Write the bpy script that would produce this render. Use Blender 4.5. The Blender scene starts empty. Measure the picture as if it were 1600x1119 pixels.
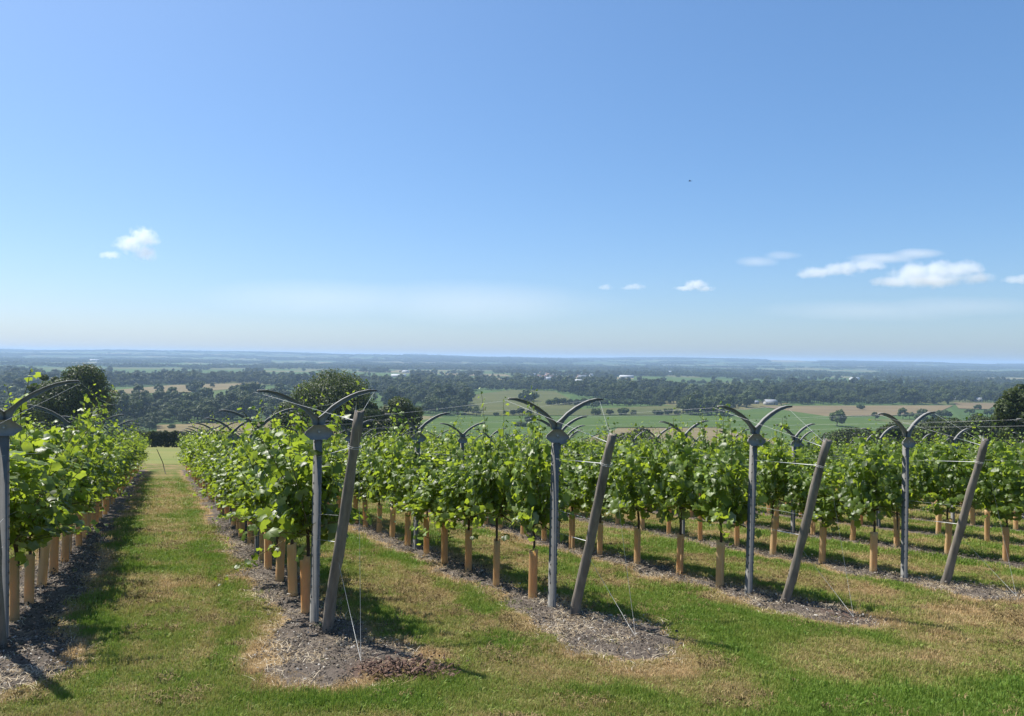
import bpy, math
import numpy as np
from mathutils import Vector, Matrix

rng = np.random.default_rng(11)
sc = bpy.context.scene
C = sc.collection
R = math.radians

# ------------------------------------------------------------------ camera
F = 1150.0 / 1600.0                      # focal length / picture width
CAM_H = 1.6
ROLL = R(0.7)
cam_d = bpy.data.cameras.new('camera')
cam_d.sensor_width = 36.0
cam_d.lens = 36.0 * F
cam_d.clip_start = 0.05
cam_d.clip_end = 60000.0
cam = bpy.data.objects.new('camera', cam_d)
C.objects.link(cam)
cam.matrix_world = Matrix.Translation((0, 0, CAM_H)) @ Matrix.Rotation(R(90), 4, 'X') @ Matrix.Rotation(ROLL, 4, 'Z')
sc.camera = cam

# ------------------------------------------------------------------ sky and sun
SUN_EL = R(56.0)
SUN_TO = Vector((-0.85, 0.53, 0)).normalized() * math.cos(SUN_EL) + Vector((0, 0, math.sin(SUN_EL)))
SUN_ROT = math.atan2(SUN_TO.x, SUN_TO.y)
world = bpy.data.worlds.new('World')
sc.world = world
world.use_nodes = True
wn, wl = world.node_tree.nodes, world.node_tree.links
bg = wn['Background']
sky = wn.new('ShaderNodeTexSky')
sky.sky_type = 'NISHITA'
sky.sun_disc = False
sky.sun_elevation = SUN_EL
sky.sun_rotation = SUN_ROT
sky.altitude = 60
sky.air_density = 0.95
sky.dust_density = 1.1
sky.ozone_density = 10.0
bg.inputs['Strength'].default_value = 0.142
hs = wn.new('ShaderNodeHueSaturation')
hs.inputs['Saturation'].default_value = 1.15
gm = wn.new('ShaderNodeGamma')
gm.inputs['Gamma'].default_value = 0.76
wl.new(sky.outputs['Color'], gm.inputs['Color'])
wl.new(gm.outputs[0], hs.inputs['Color'])
wl.new(hs.outputs[0], bg.inputs['Color'])

sun_d = bpy.data.lights.new('sun', 'SUN')
sun_d.energy = 5.0
sun_d.angle = R(0.53)
sun_d.color = (1.0, 0.955, 0.88)
sun = bpy.data.objects.new('sun', sun_d)
C.objects.link(sun)
sun.rotation_euler = SUN_TO.to_track_quat('Z', 'Y').to_euler()
sun.location = (0, 0, 50)

sc.view_settings.view_transform = 'Standard'
sc.view_settings.look = 'None'
sc.view_settings.exposure = 0.77
sc.view_settings.gamma = 1.0
sc.cycles.use_denoising = True
sc.cycles.max_bounces = 8
sc.cycles.diffuse_bounces = 3
sc.cycles.glossy_bounces = 2
sc.cycles.transmission_bounces = 4
sc.cycles.transparent_max_bounces = 8
sc.cycles.volume_bounces = 6
sc.cycles.sample_clamp_indirect = 6.0

# ------------------------------------------------------------------ helpers
def tag(o, label=None, cat=None, group=None, kind=None):
    if label: o['label'] = label
    if cat: o['category'] = cat
    if group: o['group'] = group
    if kind: o['kind'] = kind
    return o

def np_mesh(name, V, Fc, mats=None, smooth=False, midx=None):
    """V (n,3); Fc: (m,3) or (m,4) array, or list of such arrays"""
    if not isinstance(Fc, list): Fc = [Fc]
    Fc = [np.asarray(f, dtype=np.int32) for f in Fc if len(f)]
    me = bpy.data.meshes.new(name)
    V = np.asarray(V, dtype=np.float32)
    me.vertices.add(len(V)); me.vertices.foreach_set('co', V.ravel())
    tot = np.concatenate([np.full(len(f), f.shape[1], np.int32) for f in Fc])
    loops = np.concatenate([f.ravel() for f in Fc])
    starts = np.concatenate([[0], np.cumsum(tot)[:-1]]).astype(np.int32)
    me.loops.add(len(loops)); me.loops.foreach_set('vertex_index', loops)
    me.polygons.add(len(tot)); me.polygons.foreach_set('loop_start', starts)
    me.polygons.foreach_set('loop_total', tot)
    if smooth: me.polygons.foreach_set('use_smooth', np.ones(len(tot), bool))
    if midx is not None: me.polygons.foreach_set('material_index', np.asarray(midx, np.int32))
    for m in (mats or []): me.materials.append(m)
    me.update(calc_edges=True); me.validate()
    return me

class MB:
    def __init__(s): s.v = []; s.f3 = []; s.f4 = []; s.n = 0
    def add(s, V, F4=(), F3=()):
        V = np.asarray(V, float).reshape(-1, 3)
        for f in F4: s.f4.append([i + s.n for i in f])
        for f in F3: s.f3.append([i + s.n for i in f])
        s.v.append(V); s.n += len(V)
    def box(s, lo, hi):
        x0, y0, z0 = lo; x1, y1, z1 = hi
        s.add([(x0,y0,z0),(x1,y0,z0),(x1,y1,z0),(x0,y1,z0),(x0,y0,z1),(x1,y0,z1),(x1,y1,z1),(x0,y1,z1)],
              [(0,3,2,1),(4,5,6,7),(0,1,5,4),(1,2,6,5),(2,3,7,6),(3,0,4,7)])
    def tube(s, path, rad, n=8, caps=True):
        P = np.asarray(path, float); m = len(P)
        rad = np.broadcast_to(np.asarray(rad, float), (m,))
        T = np.gradient(P, axis=0); T /= np.linalg.norm(T, axis=1)[:, None] + 1e-9
        up = np.array([0, 0, 1.0]) if abs(T[0][2]) < .9 else np.array([1.0, 0, 0])
        V = []
        for i in range(m):
            a = np.cross(T[i], up); a /= np.linalg.norm(a) + 1e-9
            b = np.cross(T[i], a)
            t = np.arange(n) * 2 * math.pi / n
            V.append(P[i] + rad[i] * (np.cos(t)[:, None] * a + np.sin(t)[:, None] * b))
        F4 = [(i*n+j, i*n+(j+1) % n, (i+1)*n+(j+1) % n, (i+1)*n+j) for i in range(m-1) for j in range(n)]
        base = s.n
        s.add(np.concatenate(V), F4)
        if caps:
            for e, rev in ((0, True), (m-1, False)):
                c = s.n; s.v.append(P[e][None]); s.n += 1
                for j in range(n):
                    t = (base+e*n+j, base+e*n+(j+1) % n, c)
                    s.f3.append(list(t[::-1] if not rev else t))
    def loft(s, rings, cap=True):
        n = len(rings[0]); m = len(rings)
        F4 = [(i*n+j, i*n+(j+1) % n, (i+1)*n+(j+1) % n, (i+1)*n+j) for i in range(m-1) for j in range(n)]
        base = s.n
        s.add(np.concatenate([np.asarray(r, float) for r in rings]), F4)
        if cap:
            for e in (0, m-1):
                c = s.n; s.v.append(np.asarray(rings[e], float).mean(0)[None]); s.n += 1
                for j in range(n): s.f3.append([base+e*n+j, base+e*n+(j+1) % n, c])
    def mesh(s, name, mat, smooth=False):
        fs = []
        if s.f4: fs.append(np.array(s.f4))
        if s.f3: fs.append(np.array(s.f3))
        return np_mesh(name, np.concatenate(s.v), fs, [mat], smooth)

def obj(name, me, parent=None, loc=None, rotz=None):
    o = bpy.data.objects.new(name, me)
    C.objects.link(o)
    if parent is not None: o.parent = parent
    if loc is not None: o.location = loc
    if rotz is not None: o.rotation_euler = (0, 0, rotz)
    return o

def empty(name, loc, rotz=0.0):
    o = bpy.data.objects.new(name, None); C.objects.link(o)
    o.location = loc; o.rotation_euler = (0, 0, rotz); o.empty_display_size = .2
    return o

def hash2(ix, iy, seed):
    h = (ix.astype(np.int64) * 374761393 + iy.astype(np.int64) * 668265263 + seed * 2147483647) & 0xFFFFFFFF
    h = ((h ^ (h >> 13)) * 1274126177) & 0xFFFFFFFF
    h = h ^ (h >> 16)
    return (h & 0xFFFFFF) / float(0xFFFFFF)

def vnoise(x, y, seed=0):
    x = np.asarray(x, float); y = np.asarray(y, float)
    ix = np.floor(x); iy = np.floor(y)
    fx = x - ix; fy = y - iy
    fx = fx*fx*(3-2*fx); fy = fy*fy*(3-2*fy)
    a = hash2(ix, iy, seed); b = hash2(ix+1, iy, seed); c = hash2(ix, iy+1, seed); d = hash2(ix+1, iy+1, seed)
    return (a*(1-fx)+b*fx)*(1-fy) + (c*(1-fx)+d*fx)*fy

def fbm(x, y, seed=0, o=4):
    s = 0; a = .5; t = 0
    for k in range(o):
        s = s + a*vnoise(np.asarray(x)*2**k, np.asarray(y)*2**k, seed+k*17); t += a; a *= .5
    return s/t

def sstep(a, b, x):
    t = np.clip((np.asarray(x, float)-a)/(b-a), 0, 1); return t*t*(3-2*t)

ORD = 'first second third fourth fifth sixth seventh eighth ninth tenth eleventh twelfth thirteenth fourteenth fifteenth sixteenth seventeenth eighteenth nineteenth'.split()
def ordw(n):
    if n <= 19: return ORD[n-1]
    tens = {2: 'twenty', 3: 'thirty', 4: 'forty', 5: 'fifty'}[n//10]
    return {2: 'twentieth', 3: 'thirtieth', 4: 'fortieth', 5: 'fiftieth'}[n//10] if n % 10 == 0 else tens+'-'+ORD[n % 10-1]
def rown(k): return 'half-hidden vine row behind the leftmost' if k < 0 else ('leftmost vine row' if k == 0 else ordw(k+1)+' vine row from left')

# ------------------------------------------------------------------ the lie of the land
VALLEY = 58.0
SLOPE = 0.118
ROW_A = math.atan2(0.4283, 0.9036)
SA, CA = math.sin(ROW_A), math.cos(ROW_A)
def xy(u, v): return (-SA*u + CA*v, CA*u + SA*v)
def uv(x, y): return (-SA*x + CA*y, CA*x + SA*y)
ROW_V = {-1: -3.50, 0: -1.13, 1: 1.22, 2: 3.47, 3: 5.80, 4: 8.33}
ROW_U0 = {-1: 7.2, 0: 7.07, 1: 6.55, 2: 6.34, 3: 6.14, 4: 6.15}
NROWS = 13
for k in range(5, NROWS):
    ROW_V[k] = 8.45 + 2.42*(k-4); ROW_U0[k] = 6.1 + .05*math.sin(k*2.1)
U_END = 44.0
VS, PS = 0.86, 4.30                     # vine and post spacing

def height(x, y):
    x = np.asarray(x, float); y = np.asarray(y, float)
    s = SLOPE*np.maximum(y, -18.0)
    k = 6.0
    h = np.clip(.5 + .5*(s-VALLEY)/k, 0, 1)
    d = s*(1-h) + VALLEY*h - k*h*(1-h)
    z = -d
    r = np.hypot(x, y)
    z = z + sstep(3800, 5500, r)*(y > 0)*14*fbm(x/1300, y/900, 5, 3)
    ridge = 60 + 75*(fbm(x/2100+3, y/5000, 9, 4)-.5) - 24*sstep(1500, 8000, x) + 16*sstep(-3000, -8500, x)
    z = z + sstep(4800, 9600, y)*ridge + sstep(6000, 8500, y)*14*(fbm(x/600, y/600, 31, 3)-.3)
    return z
def gz(x, y): return float(height(x, y))

def soil_sd(x, y):
    u, v = uv(x, y)
    best = np.full(np.shape(u), 9.0)
    wob = .40*(fbm(u*1.5, v*1.5, 3, 2)-.5) + .26*(fbm(u*5, v*5, 13, 3)-.5)
    for k, v0 in ROW_V.items():
        a = ROW_U0[k] - {1: 1.15, 2: 1.3}.get(k, 1.0)
        du = np.maximum(a-u, 0) + np.maximum(u-U_END-.3, 0)
        hw = {-1: .28, 0: .34, 1: .27, 2: .20, 3: .22}.get(k, .21) + {1: .22, 2: .27}.get(k, .17)*sstep(a+1.5, a+.3, u)
        best = np.minimum(best, np.hypot(du, v-v0) - hw)
    return best + wob

def dryness(x, y):
    u, v = uv(x, y)
    sd = soil_sd(x, y)
    n = fbm(x*.75, y*.75, 41, 4)
    n2 = fbm(x*2.3+u*.4, y*2.3, 57, 3)
    d = .375 + .85*(n-.5) + .95*(n2-.5)
    d = d + .75*sstep(.22, .02, sd)*(sd > -.2)*sstep(.3, .6, fbm(x*.9, y*.9, 91, 2))               # killed grass along the strips
    d = d + .20*sstep(.75, 1.0, sd)*(u > 6)                 # mown middle of the aisles
    d = d - .25*sstep(.62, .35, sd)*sstep(.2, .4, sd)
    d = d + .20*np.exp(-((sd-.52)/.10)**2)*sstep(5.0, 6.5, u)*sstep(.3, .6, fbm(u*.5, v*2, 63, 2)+.15)   # wheel tracks
    head = sstep(6.0, 4.8, u)
    d = d + .14*head*sstep(2.5, 3.6, u)
    d = d - .6*sstep(5.5, 4.7, y)*sstep(1.0, 2.2, x)
    d = d + .25*sstep(9, 30, u)*.4
    return np.clip(d, 0, 1)

# ------------------------------------------------------------------ materials
def new_mat(name):
    m = bpy.data.materials.new(name); m.use_nodes = True
    nt = m.node_tree
    for n in list(nt.nodes): nt.nodes.remove(n)
    out = nt.nodes.new('ShaderNodeOutputMaterial')
    return m, nt.nodes, nt.links, out

def N(nodes, typ, **kw):
    n = nodes.new(typ)
    for k, v in kw.items(): setattr(n, k, v)
    return n

def mixc(nodes, links, fac, a, b, blend='MIX'):
    n = N(nodes, 'ShaderNodeMix', data_type='RGBA', blend_type=blend)
    n.clamp_factor = True
    for i, val in ((0, fac), (6, a), (7, b)):
        if isinstance(val, (int, float)): n.inputs[i].default_value = val
        elif isinstance(val, tuple): n.inputs[i].default_value = val if len(val) == 4 else val+(1,)
        else: links.new(val, n.inputs[i])
    return n.outputs[2]

def mathn(nodes, links, op, a, b=None, c=None, clamp=False):
    n = N(nodes, 'ShaderNodeMath', operation=op); n.use_clamp = clamp
    for i, val in enumerate((a, b, c)):
        if val is None: continue
        if isinstance(val, (int, float)): n.inputs[i].default_value = val
        else: links.new(val, n.inputs[i])
    return n.outputs[0]

def ramp(nodes, links, fac, stops):
    n = N(nodes, 'ShaderNodeValToRGB')
    el = n.color_ramp.elements
    while len(el) < len(stops): el.new(.5)
    for e, (p, c) in zip(el, stops):
        e.position = p; e.color = c if len(c) == 4 else c+(1,)
    links.new(fac, n.inputs[0]); return n.outputs[0]

def noise(nodes, links, scale, detail=4, vec=None, rough=.55):
    n = N(nodes, 'ShaderNodeTexNoise'); n.inputs['Scale'].default_value = scale
    n.inputs['Detail'].default_value = detail; n.inputs['Roughness'].default_value = rough
    if vec is not None: links.new(vec, n.inputs['Vector'])
    return n.outputs['Fac']

def princ(nodes, links, out, col, rough=.8, spec=.3, metal=0.0, bump=None, bstr=.3, bdist=.02):
    p = N(nodes, 'ShaderNodeBsdfPrincipled')
    if isinstance(col, tuple): p.inputs['Base Color'].default_value = col+(1,) if len(col) == 3 else col
    else: links.new(col, p.inputs['Base Color'])
    if isinstance(rough, (int, float)): p.inputs['Roughness'].default_value = rough
    else: links.new(rough, p.inputs['Roughness'])
    p.inputs['Specular IOR Level'].default_value = spec
    p.inputs['Metallic'].default_value = metal
    if bump is not None:
        b = N(nodes, 'ShaderNodeBump'); b.inputs['Strength'].default_value = bstr; b.inputs['Distance'].default_value = bdist
        links.new(bump, b.inputs['Height']); links.new(b.outputs[0], p.inputs['Normal'])
    if out is not None: links.new(p.outputs[0], out.inputs['Surface'])
    return p

def leaf_mat(name, top, under, trans, tfac=.4, rough=.42, spec=.45, var=.35, ow=.25):
    m, n, l, out = new_mat(name)
    geo = N(n, 'ShaderNodeNewGeometry')
    oi = N(n, 'ShaderNodeObjectInfo')
    rnd = mathn(n, l, 'MULTIPLY_ADD', geo.outputs['Random Per Island'], 1-ow, mathn(n, l, 'MULTIPLY', oi.outputs['Random'], ow))
    lo = tuple(c*(1-var) for c in top); hi = (top[0]*(1+var*1.3), top[1]*(1+var), top[2]*(1+var*.4))
    ct = mixc(n, l, rnd, lo, hi)
    cu = mixc(n, l, geo.outputs['Backfacing'], ct, under)
    p = princ(n, l, None, cu, rough, spec)
    t = N(n, 'ShaderNodeBsdfTranslucent')
    ctr = mixc(n, l, rnd, tuple(c*.7 for c in trans), (trans[0]*1.35, trans[1]*1.15, trans[2]))
    l.new(ctr, t.inputs[0])
    mx = N(n, 'ShaderNodeMixShader'); mx.inputs[0].default_value = tfac
    l.new(p.outputs[0], mx.inputs[1]); l.new(t.outputs[0], mx.inputs[2])
    l.new(mx.outputs[0], out.inputs['Surface'])
    return m

def plain_noise_mat(name, c0, c1, scale, rough=.85, spec=.2, metal=0.0, bstr=.3, bdist=.01, stretch=None, detail=5):
    m, n, l, out = new_mat(name)
    tc = N(n, 'ShaderNodeTexCoord')
    vec = tc.outputs['Object']
    if stretch:
        mp = N(n, 'ShaderNodeMapping'); mp.inputs['Scale'].default_value = stretch
        l.new(vec, mp.inputs['Vector']); vec = mp.outputs[0]
    f = noise(n, l, scale, detail, vec)
    f2 = noise(n, l, scale*.23, 3, vec)
    ff = mathn(n, l, 'MULTIPLY_ADD', f2, .6, mathn(n, l, 'MULTIPLY', f, .4))
    col = ramp(n, l, ff, [(.32, c0), (.68, c1)])
    princ(n, l, out, col, rough, spec, metal, f, bstr, bdist)
    return m

GRASS_G = (.085, .165, .022); GRASS_Y = (.205, .205, .055); STRAW = (.36, .255, .115)

def ground_material():
    m, n, l, out = new_mat('vineyard ground')
    sd = N(n, 'ShaderNodeAttribute', attribute_name='sd').outputs['Fac']
    dry = N(n, 'ShaderNodeAttribute', attribute_name='dry').outputs['Fac']
    red = N(n, 'ShaderNodeAttribute', attribute_name='red').outputs['Fac']
    pos = N(n, 'ShaderNodeNewGeometry').outputs['Position']
    nf = noise(n, l, 55, 5, pos, .7); nm = noise(n, l, 9, 5, pos, .65); nb = noise(n, l, 1.6, 3, pos)
    # grass side
    dd = mathn(n, l, 'ADD', dry, mathn(n, l, 'MULTIPLY_ADD', nm, .8, -.4))
    g = ramp(n, l, dd, [(0.1, (.07, .125, .016)), (.45, (.125, .15, .033)), (.72, (.21, .18, .068)), (1.0, (.33, .225, .105))])
    g = mixc(n, l, mathn(n, l, 'MULTIPLY', nf, .75), g, (.06, .05, .025))
    # soil side
    s = ramp(n, l, nf, [(.25, (.05, .041, .034)), (.5, (.115, .095, .078)), (.75, (.22, .187, .155))])
    s2 = ramp(n, l, nm, [(.3, (.065, .053, .043)), (.7, (.14, .117, .096))])
    s = mixc(n, l, .45, s, s2)
    s = mixc(n, l, mathn(n, l, 'MULTIPLY', red, .8), s, (.15, .075, .05))
    straw = ramp(n, l, nf, [(.25, (.15, .10, .05)), (.7, (.33, .23, .115))])
    e = mathn(n, l, 'ADD', sd, mathn(n, l, 'MULTIPLY_ADD', nm, .34, -.17))
    e = mathn(n, l, 'ADD', e, mathn(n, l, 'MULTIPLY_ADD', nb, .5, -.25))
    e1 = mathn(n, l, 'MULTIPLY_ADD', e, 14, .5, clamp=True)           # soil -> straw
    e2 = mathn(n, l, 'MULTIPLY_ADD', e, 9, -.25, clamp=True)           # straw -> grass
    col = mixc(n, l, e1, s, straw)
    col = mixc(n, l, e2, col, g)
    bh = mathn(n, l, 'ADD', mathn(n, l, 'MULTIPLY', nf, .5), nm)
    princ(n, l, out, col, .95, .1, 0, bh, .9, .035)
    return m

def hillside_material():
    m, n, l, out = new_mat('hillside pasture')
    pos = N(n, 'ShaderNodeNewGeometry').outputs['Position']
    a = noise(n, l, .012, 4, pos); b = noise(n, l, .35, 4, pos)
    f = mathn(n, l, 'MULTIPLY_ADD', a, .7, mathn(n, l, 'MULTIPLY', b, .3))
    col = ramp(n, l, f, [(.3, (.10, .14, .035)), (.5, (.17, .17, .055)), (.7, (.26, .22, .09))])
    princ(n, l, out, col, .95, .1, 0, b, .4, .3)
    return m

def valley_material():
    m, n, l, out = new_mat('valley farmland')
    pos = N(n, 'ShaderNodeNewGeometry').outputs['Position']
    mp = N(n, 'ShaderNodeMapping'); mp.inputs['Rotation'].default_value = (0, 0, .35)
    l.new(pos, mp.inputs['Vector'])
    vo = N(n, 'ShaderNodeTexVoronoi', feature='F1'); vo.inputs['Scale'].default_value = .0042
    l.new(mp.outputs[0], vo.inputs['Vector'])
    sep = N(n, 'ShaderNodeSeparateColor'); l.new(vo.outputs['Color'], sep.inputs[0])
    col = ramp(n, l, sep.outputs[0], [(0, (.032, .055, .017)), (.3, (.050, .088, .022)), (.55, (.068, .108, .028)), (.78, (.098, .098, .036)), (.95, (.19, .15, .078))])
    nn = noise(n, l, .02, 5, pos)
    col = mixc(n, l, mathn(n, l, 'MULTIPLY', nn, .4), col, (.055, .08, .03))
    # far woods, too distant to tell tree from tree
    mp2 = N(n, 'ShaderNodeMapping'); mp2.inputs['Scale'].default_value = (.0009, .0022, .001)
    l.new(pos, mp2.inputs['Vector'])
    w = noise(n, l, 1.0, 6, mp2.outputs[0], .62)
    wf = ramp(n, l, w, [(.47, (0, 0, 0)), (.52, (1, 1, 1))])
    y = N(n, 'ShaderNodeSeparateXYZ'); l.new(pos, y.inputs[0])
    wf = mathn(n, l, 'MULTIPLY', wf, mathn(n, l, 'MULTIPLY_ADD', y.outputs[1], 1/2500, -2.0, clamp=True))
    col = mixc(n, l, wf, col, (.028, .045, .018))
    princ(n, l, out, col, .95, .05)
    return m

def field_material(name, c0, c1, ang, sc_=.05):
    m, n, l, out = new_mat(name)
    pos = N(n, 'ShaderNodeNewGeometry').outputs['Position']
    mp = N(n, 'ShaderNodeMapping'); mp.inputs['Rotation'].default_value = (0, 0, ang); mp.inputs['Scale'].default_value = (.06, 1, 1)
    l.new(pos, mp.inputs['Vector'])
    a = noise(n, l, sc_, 3, mp.outputs[0]); b = noise(n, l, .015, 4, pos)
    f = mathn(n, l, 'MULTIPLY_ADD', a, .55, mathn(n, l, 'MULTIPLY', b, .45))
    princ(n, l, out, ramp(n, l, f, [(.34, c0), (.66, c1)]), .95, .05)
    return m

M = {}
M['ground'] = ground_material(); M['hill'] = hillside_material(); M['valley'] = valley_material()
M['vine_leaf'] = leaf_mat('vine leaf', (.082, .140, .026), (.21, .25, .155), (.33, .48, .035), .46, .44, .5, .65)
M['vine_tip'] = leaf_mat('young vine leaf', (.125, .21, .032), (.20, .25, .11), (.36, .51, .05), .42, .48, .4, .4)
M['cane'] = plain_noise_mat('green cane', (.10, .12, .03), (.16, .11, .05), 40)
M['bark'] = plain_noise_mat('vine bark', (.045, .032, .022), (.13, .095, .065), 60, stretch=(1, 1, .15), bstr=.8)
M['tree_bark'] = plain_noise_mat('tree bark', (.05, .042, .034), (.12, .10, .08), 3)
M['oak_leaf'] = leaf_mat('oak leaf', (.040, .062, .018), (.06, .08, .03), (.10, .16, .025), .28, .55, .3, .45)
M['wood_leaf'] = leaf_mat('woodland leaf', (.046, .074, .024), (.06, .085, .03), (.09, .14, .03), .2, .6, .2, .6, .65)
M['bush_leaf'] = leaf_mat('hedge leaf', (.030, .046, .014), (.05, .065, .025), (.07, .11, .02), .22, .6, .25, .45)
M['steel'] = plain_noise_mat('weathered galvanised steel', (.185, .182, .17), (.265, .26, .245), 30, .65, .3, .0, .06, .002)
M['shaft'] = plain_noise_mat('dull galvanised shaft', (.125, .122, .113), (.18, .176, .164), 22, .7, .3, .0, .08, .002)
M['wood'] = plain_noise_mat('weathered grey wood', (.085, .075, .065), (.27, .235, .195), 34, .88, .15, 0, .9, .006, stretch=(1, 1, .08))
M['wire'] = plain_noise_mat('steel wire', (.30, .31, .31), (.45, .46, .45), 20, .5, .5, .3)
M['rope'] = plain_noise_mat('white twine', (.6, .6, .57), (.78, .78, .75), 60, .8)
M['wall_white'] = plain_noise_mat('white render', (.42, .42, .40), (.54, .54, .52), .4)
M['wall_grey'] = plain_noise_mat('dull grey walls', (.24, .24, .23), (.33, .33, .32), .4)
M['roof_grey'] = plain_noise_mat('grey sheet roof', (.33, .34, .35), (.45, .46, .47), .3)
M['roof_white'] = plain_noise_mat('pale sheet roof', (.46, .47, .48), (.58, .59, .59), .3)
M['roof_tile'] = plain_noise_mat('clay tile roof', (.20, .12, .09), (.30, .19, .14), .6)
M['brick'] = plain_noise_mat('brick wall', (.26, .17, .13), (.38, .27, .21), .8)
M['glass'] = plain_noise_mat('dark window', (.03, .035, .04), (.05, .055, .06), 1, .15, .5)
M['feather'] = plain_noise_mat('dark feathers', (.012, .012, .014), (.03, .03, .032), 10)

def guard_material():
    m, n, l, out = new_mat('tan plastic guard')
    oi = N(n, 'ShaderNodeObjectInfo')
    tc = N(n, 'ShaderNodeTexCoord')
    a = noise(n, l, 9, 4, tc.outputs['Object'])
    f = mathn(n, l, 'MULTIPLY_ADD', oi.outputs['Random'], .6, mathn(n, l, 'MULTIPLY', a, .45))
    col = ramp(n, l, f, [(.15, (.86, .62, .34)), (.85, (.93, .74, .46))])
    sx = N(n, 'ShaderNodeSeparateXYZ'); l.new(tc.outputs['Object'], sx.inputs[0])
    mud = mathn(n, l, 'MULTIPLY_ADD', sx.outputs[2], -7, mathn(n, l, 'MULTIPLY_ADD', a, 1.4, .05), clamp=True)
    col = mixc(n, l, mathn(n, l, 'MULTIPLY', mud, .4), col, (.36, .25, .15))
    p = princ(n, l, None, col, .62, .3, 0, a, .15, .004)
    t = N(n, 'ShaderNodeBsdfTranslucent'); l.new(col, t.inputs[0])
    mx = N(n, 'ShaderNodeMixShader'); mx.inputs[0].default_value = .65
    l.new(p.outputs[0], mx.inputs[1]); l.new(t.outputs[0], mx.inputs[2]); l.new(mx.outputs[0], out.inputs['Surface'])
    return m
M['guard'] = guard_material()

def blade_material():
    m, n, l, out = new_mat('grass blade')
    dry = N(n, 'ShaderNodeAttribute', attribute_name='dry', attribute_type='INSTANCER').outputs['Fac']
    geo = N(n, 'ShaderNodeNewGeometry')
    d = mathn(n, l, 'ADD', dry, mathn(n, l, 'MULTIPLY_ADD', geo.outputs['Random Per Island'], .56, -.28))
    col = ramp(n, l, d, [(0.05, (.135, .235, .028)), (.40, (.205, .265, .045)), (.62, (.285, .268, .078)), (.85, (.39, .295, .135)), (1, (.45, .32, .16))])
    p = princ(n, l, None, col, .6, .25)
    t = N(n, 'ShaderNodeBsdfTranslucent'); l.new(col, t.inputs[0])
    mx = N(n, 'ShaderNodeMixShader'); mx.inputs[0].default_value = .35
    l.new(p.outputs[0], mx.inputs[1]); l.new(t.outputs[0], mx.inputs[2]); l.new(mx.outputs[0], out.inputs['Surface'])
    return m
M['blade'] = blade_material()

def island_mat(name, stops, rough=.9):
    m, n, l, out = new_mat(name)
    geo = N(n, 'ShaderNodeNewGeometry'); oi = N(n, 'ShaderNodeObjectInfo')
    r = mathn(n, l, 'FRACT', mathn(n, l, 'ADD', geo.outputs['Random Per Island'], oi.outputs['Random']))
    princ(n, l, out, ramp(n, l, r, stops), rough, .2)
    return m
M['chip'] = island_mat('bark chip', [(0, (.032, .026, .021)), (.55, (.085, .07, .056)), (.9, (.16, .138, .112)), (1, (.42, .39, .34))])
M['straw'] = island_mat('dead straw', [(0, (.22, .15, .075)), (.5, (.42, .33, .20)), (1, (.60, .53, .41))])
M['clod'] = island_mat('mown clippings', [(0, (.11, .08, .035)), (.5, (.19, .14, .06)), (1, (.31, .235, .11))])
M['earth'] = island_mat('red earth clod', [(0, (.045, .028, .021)), (.6, (.11, .066, .049)), (1, (.18, .12, .092))])

# ------------------------------------------------------------------ scatter (for what nobody could count)
def scatter(name, P, rot, scl, idx, meshes, attrs=None):
    """one object; meshes instanced on its points"""
    colx = bpy.data.collections.new(name+'_forms')
    for i, me in enumerate(meshes):
        colx.objects.link(bpy.data.objects.new('%s_form_%02d' % (name, i), me))
    me = bpy.data.meshes.new(name)
    P = np.asarray(P, np.float32); n = len(P)
    me.vertices.add(n); me.vertices.foreach_set('co', P.ravel())
    def at(nm, typ, arr, key):
        a = me.attributes.new(nm, typ, 'POINT'); a.data.foreach_set(key, np.ascontiguousarray(arr).ravel())
    at('rot', 'FLOAT_VECTOR', np.asarray(rot, np.float32), 'vector')
    at('scl', 'FLOAT_VECTOR', np.asarray(scl, np.float32), 'vector')
    at('idx', 'INT', np.asarray(idx, np.int32), 'value')
    for k, v in (attrs or {}).items(): at(k, 'FLOAT', np.asarray(v, np.float32), 'value')
    o = obj(name, me)
    g = bpy.data.node_groups.new(name, 'GeometryNodeTree')
    g.interface.new_socket('Geometry', in_out='INPUT', socket_type='NodeSocketGeometry')
    g.interface.new_socket('Geometry', in_out='OUTPUT', socket_type='NodeSocketGeometry')
    gi = g.nodes.new('NodeGroupInput'); go = g.nodes.new('NodeGroupOutput')
    ci = g.nodes.new('GeometryNodeCollectionInfo'); ci.inputs['Collection'].default_value = colx
    ci.inputs['Separate Children'].default_value = True; ci.inputs['Reset Children'].default_value = True
    ip = g.nodes.new('GeometryNodeInstanceOnPoints'); ip.inputs['Pick Instance'].default_value = True
    def na(nm, typ):
        a = g.nodes.new('GeometryNodeInputNamedAttribute'); a.data_type = typ; a.inputs['Name'].default_value = nm
        return a.outputs['Attribute']
    g.links.new(gi.outputs[0], ip.inputs['Points'])
    g.links.new(ci.outputs[0], ip.inputs['Instance'])
    g.links.new(na('idx', 'INT'), ip.inputs['Instance Index'])
    e2r = g.nodes.new('FunctionNodeEulerToRotation')
    g.links.new(na('rot', 'FLOAT_VECTOR'), e2r.inputs[0]); g.links.new(e2r.outputs[0], ip.inputs['Rotation'])
    g.links.new(na('scl', 'FLOAT_VECTOR'), ip.inputs['Scale'])
    g.links.new(ip.outputs[0], go.inputs[0])
    md = o.modifiers.new('scatter', 'NODES'); md.node_group = g
    return o

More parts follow.
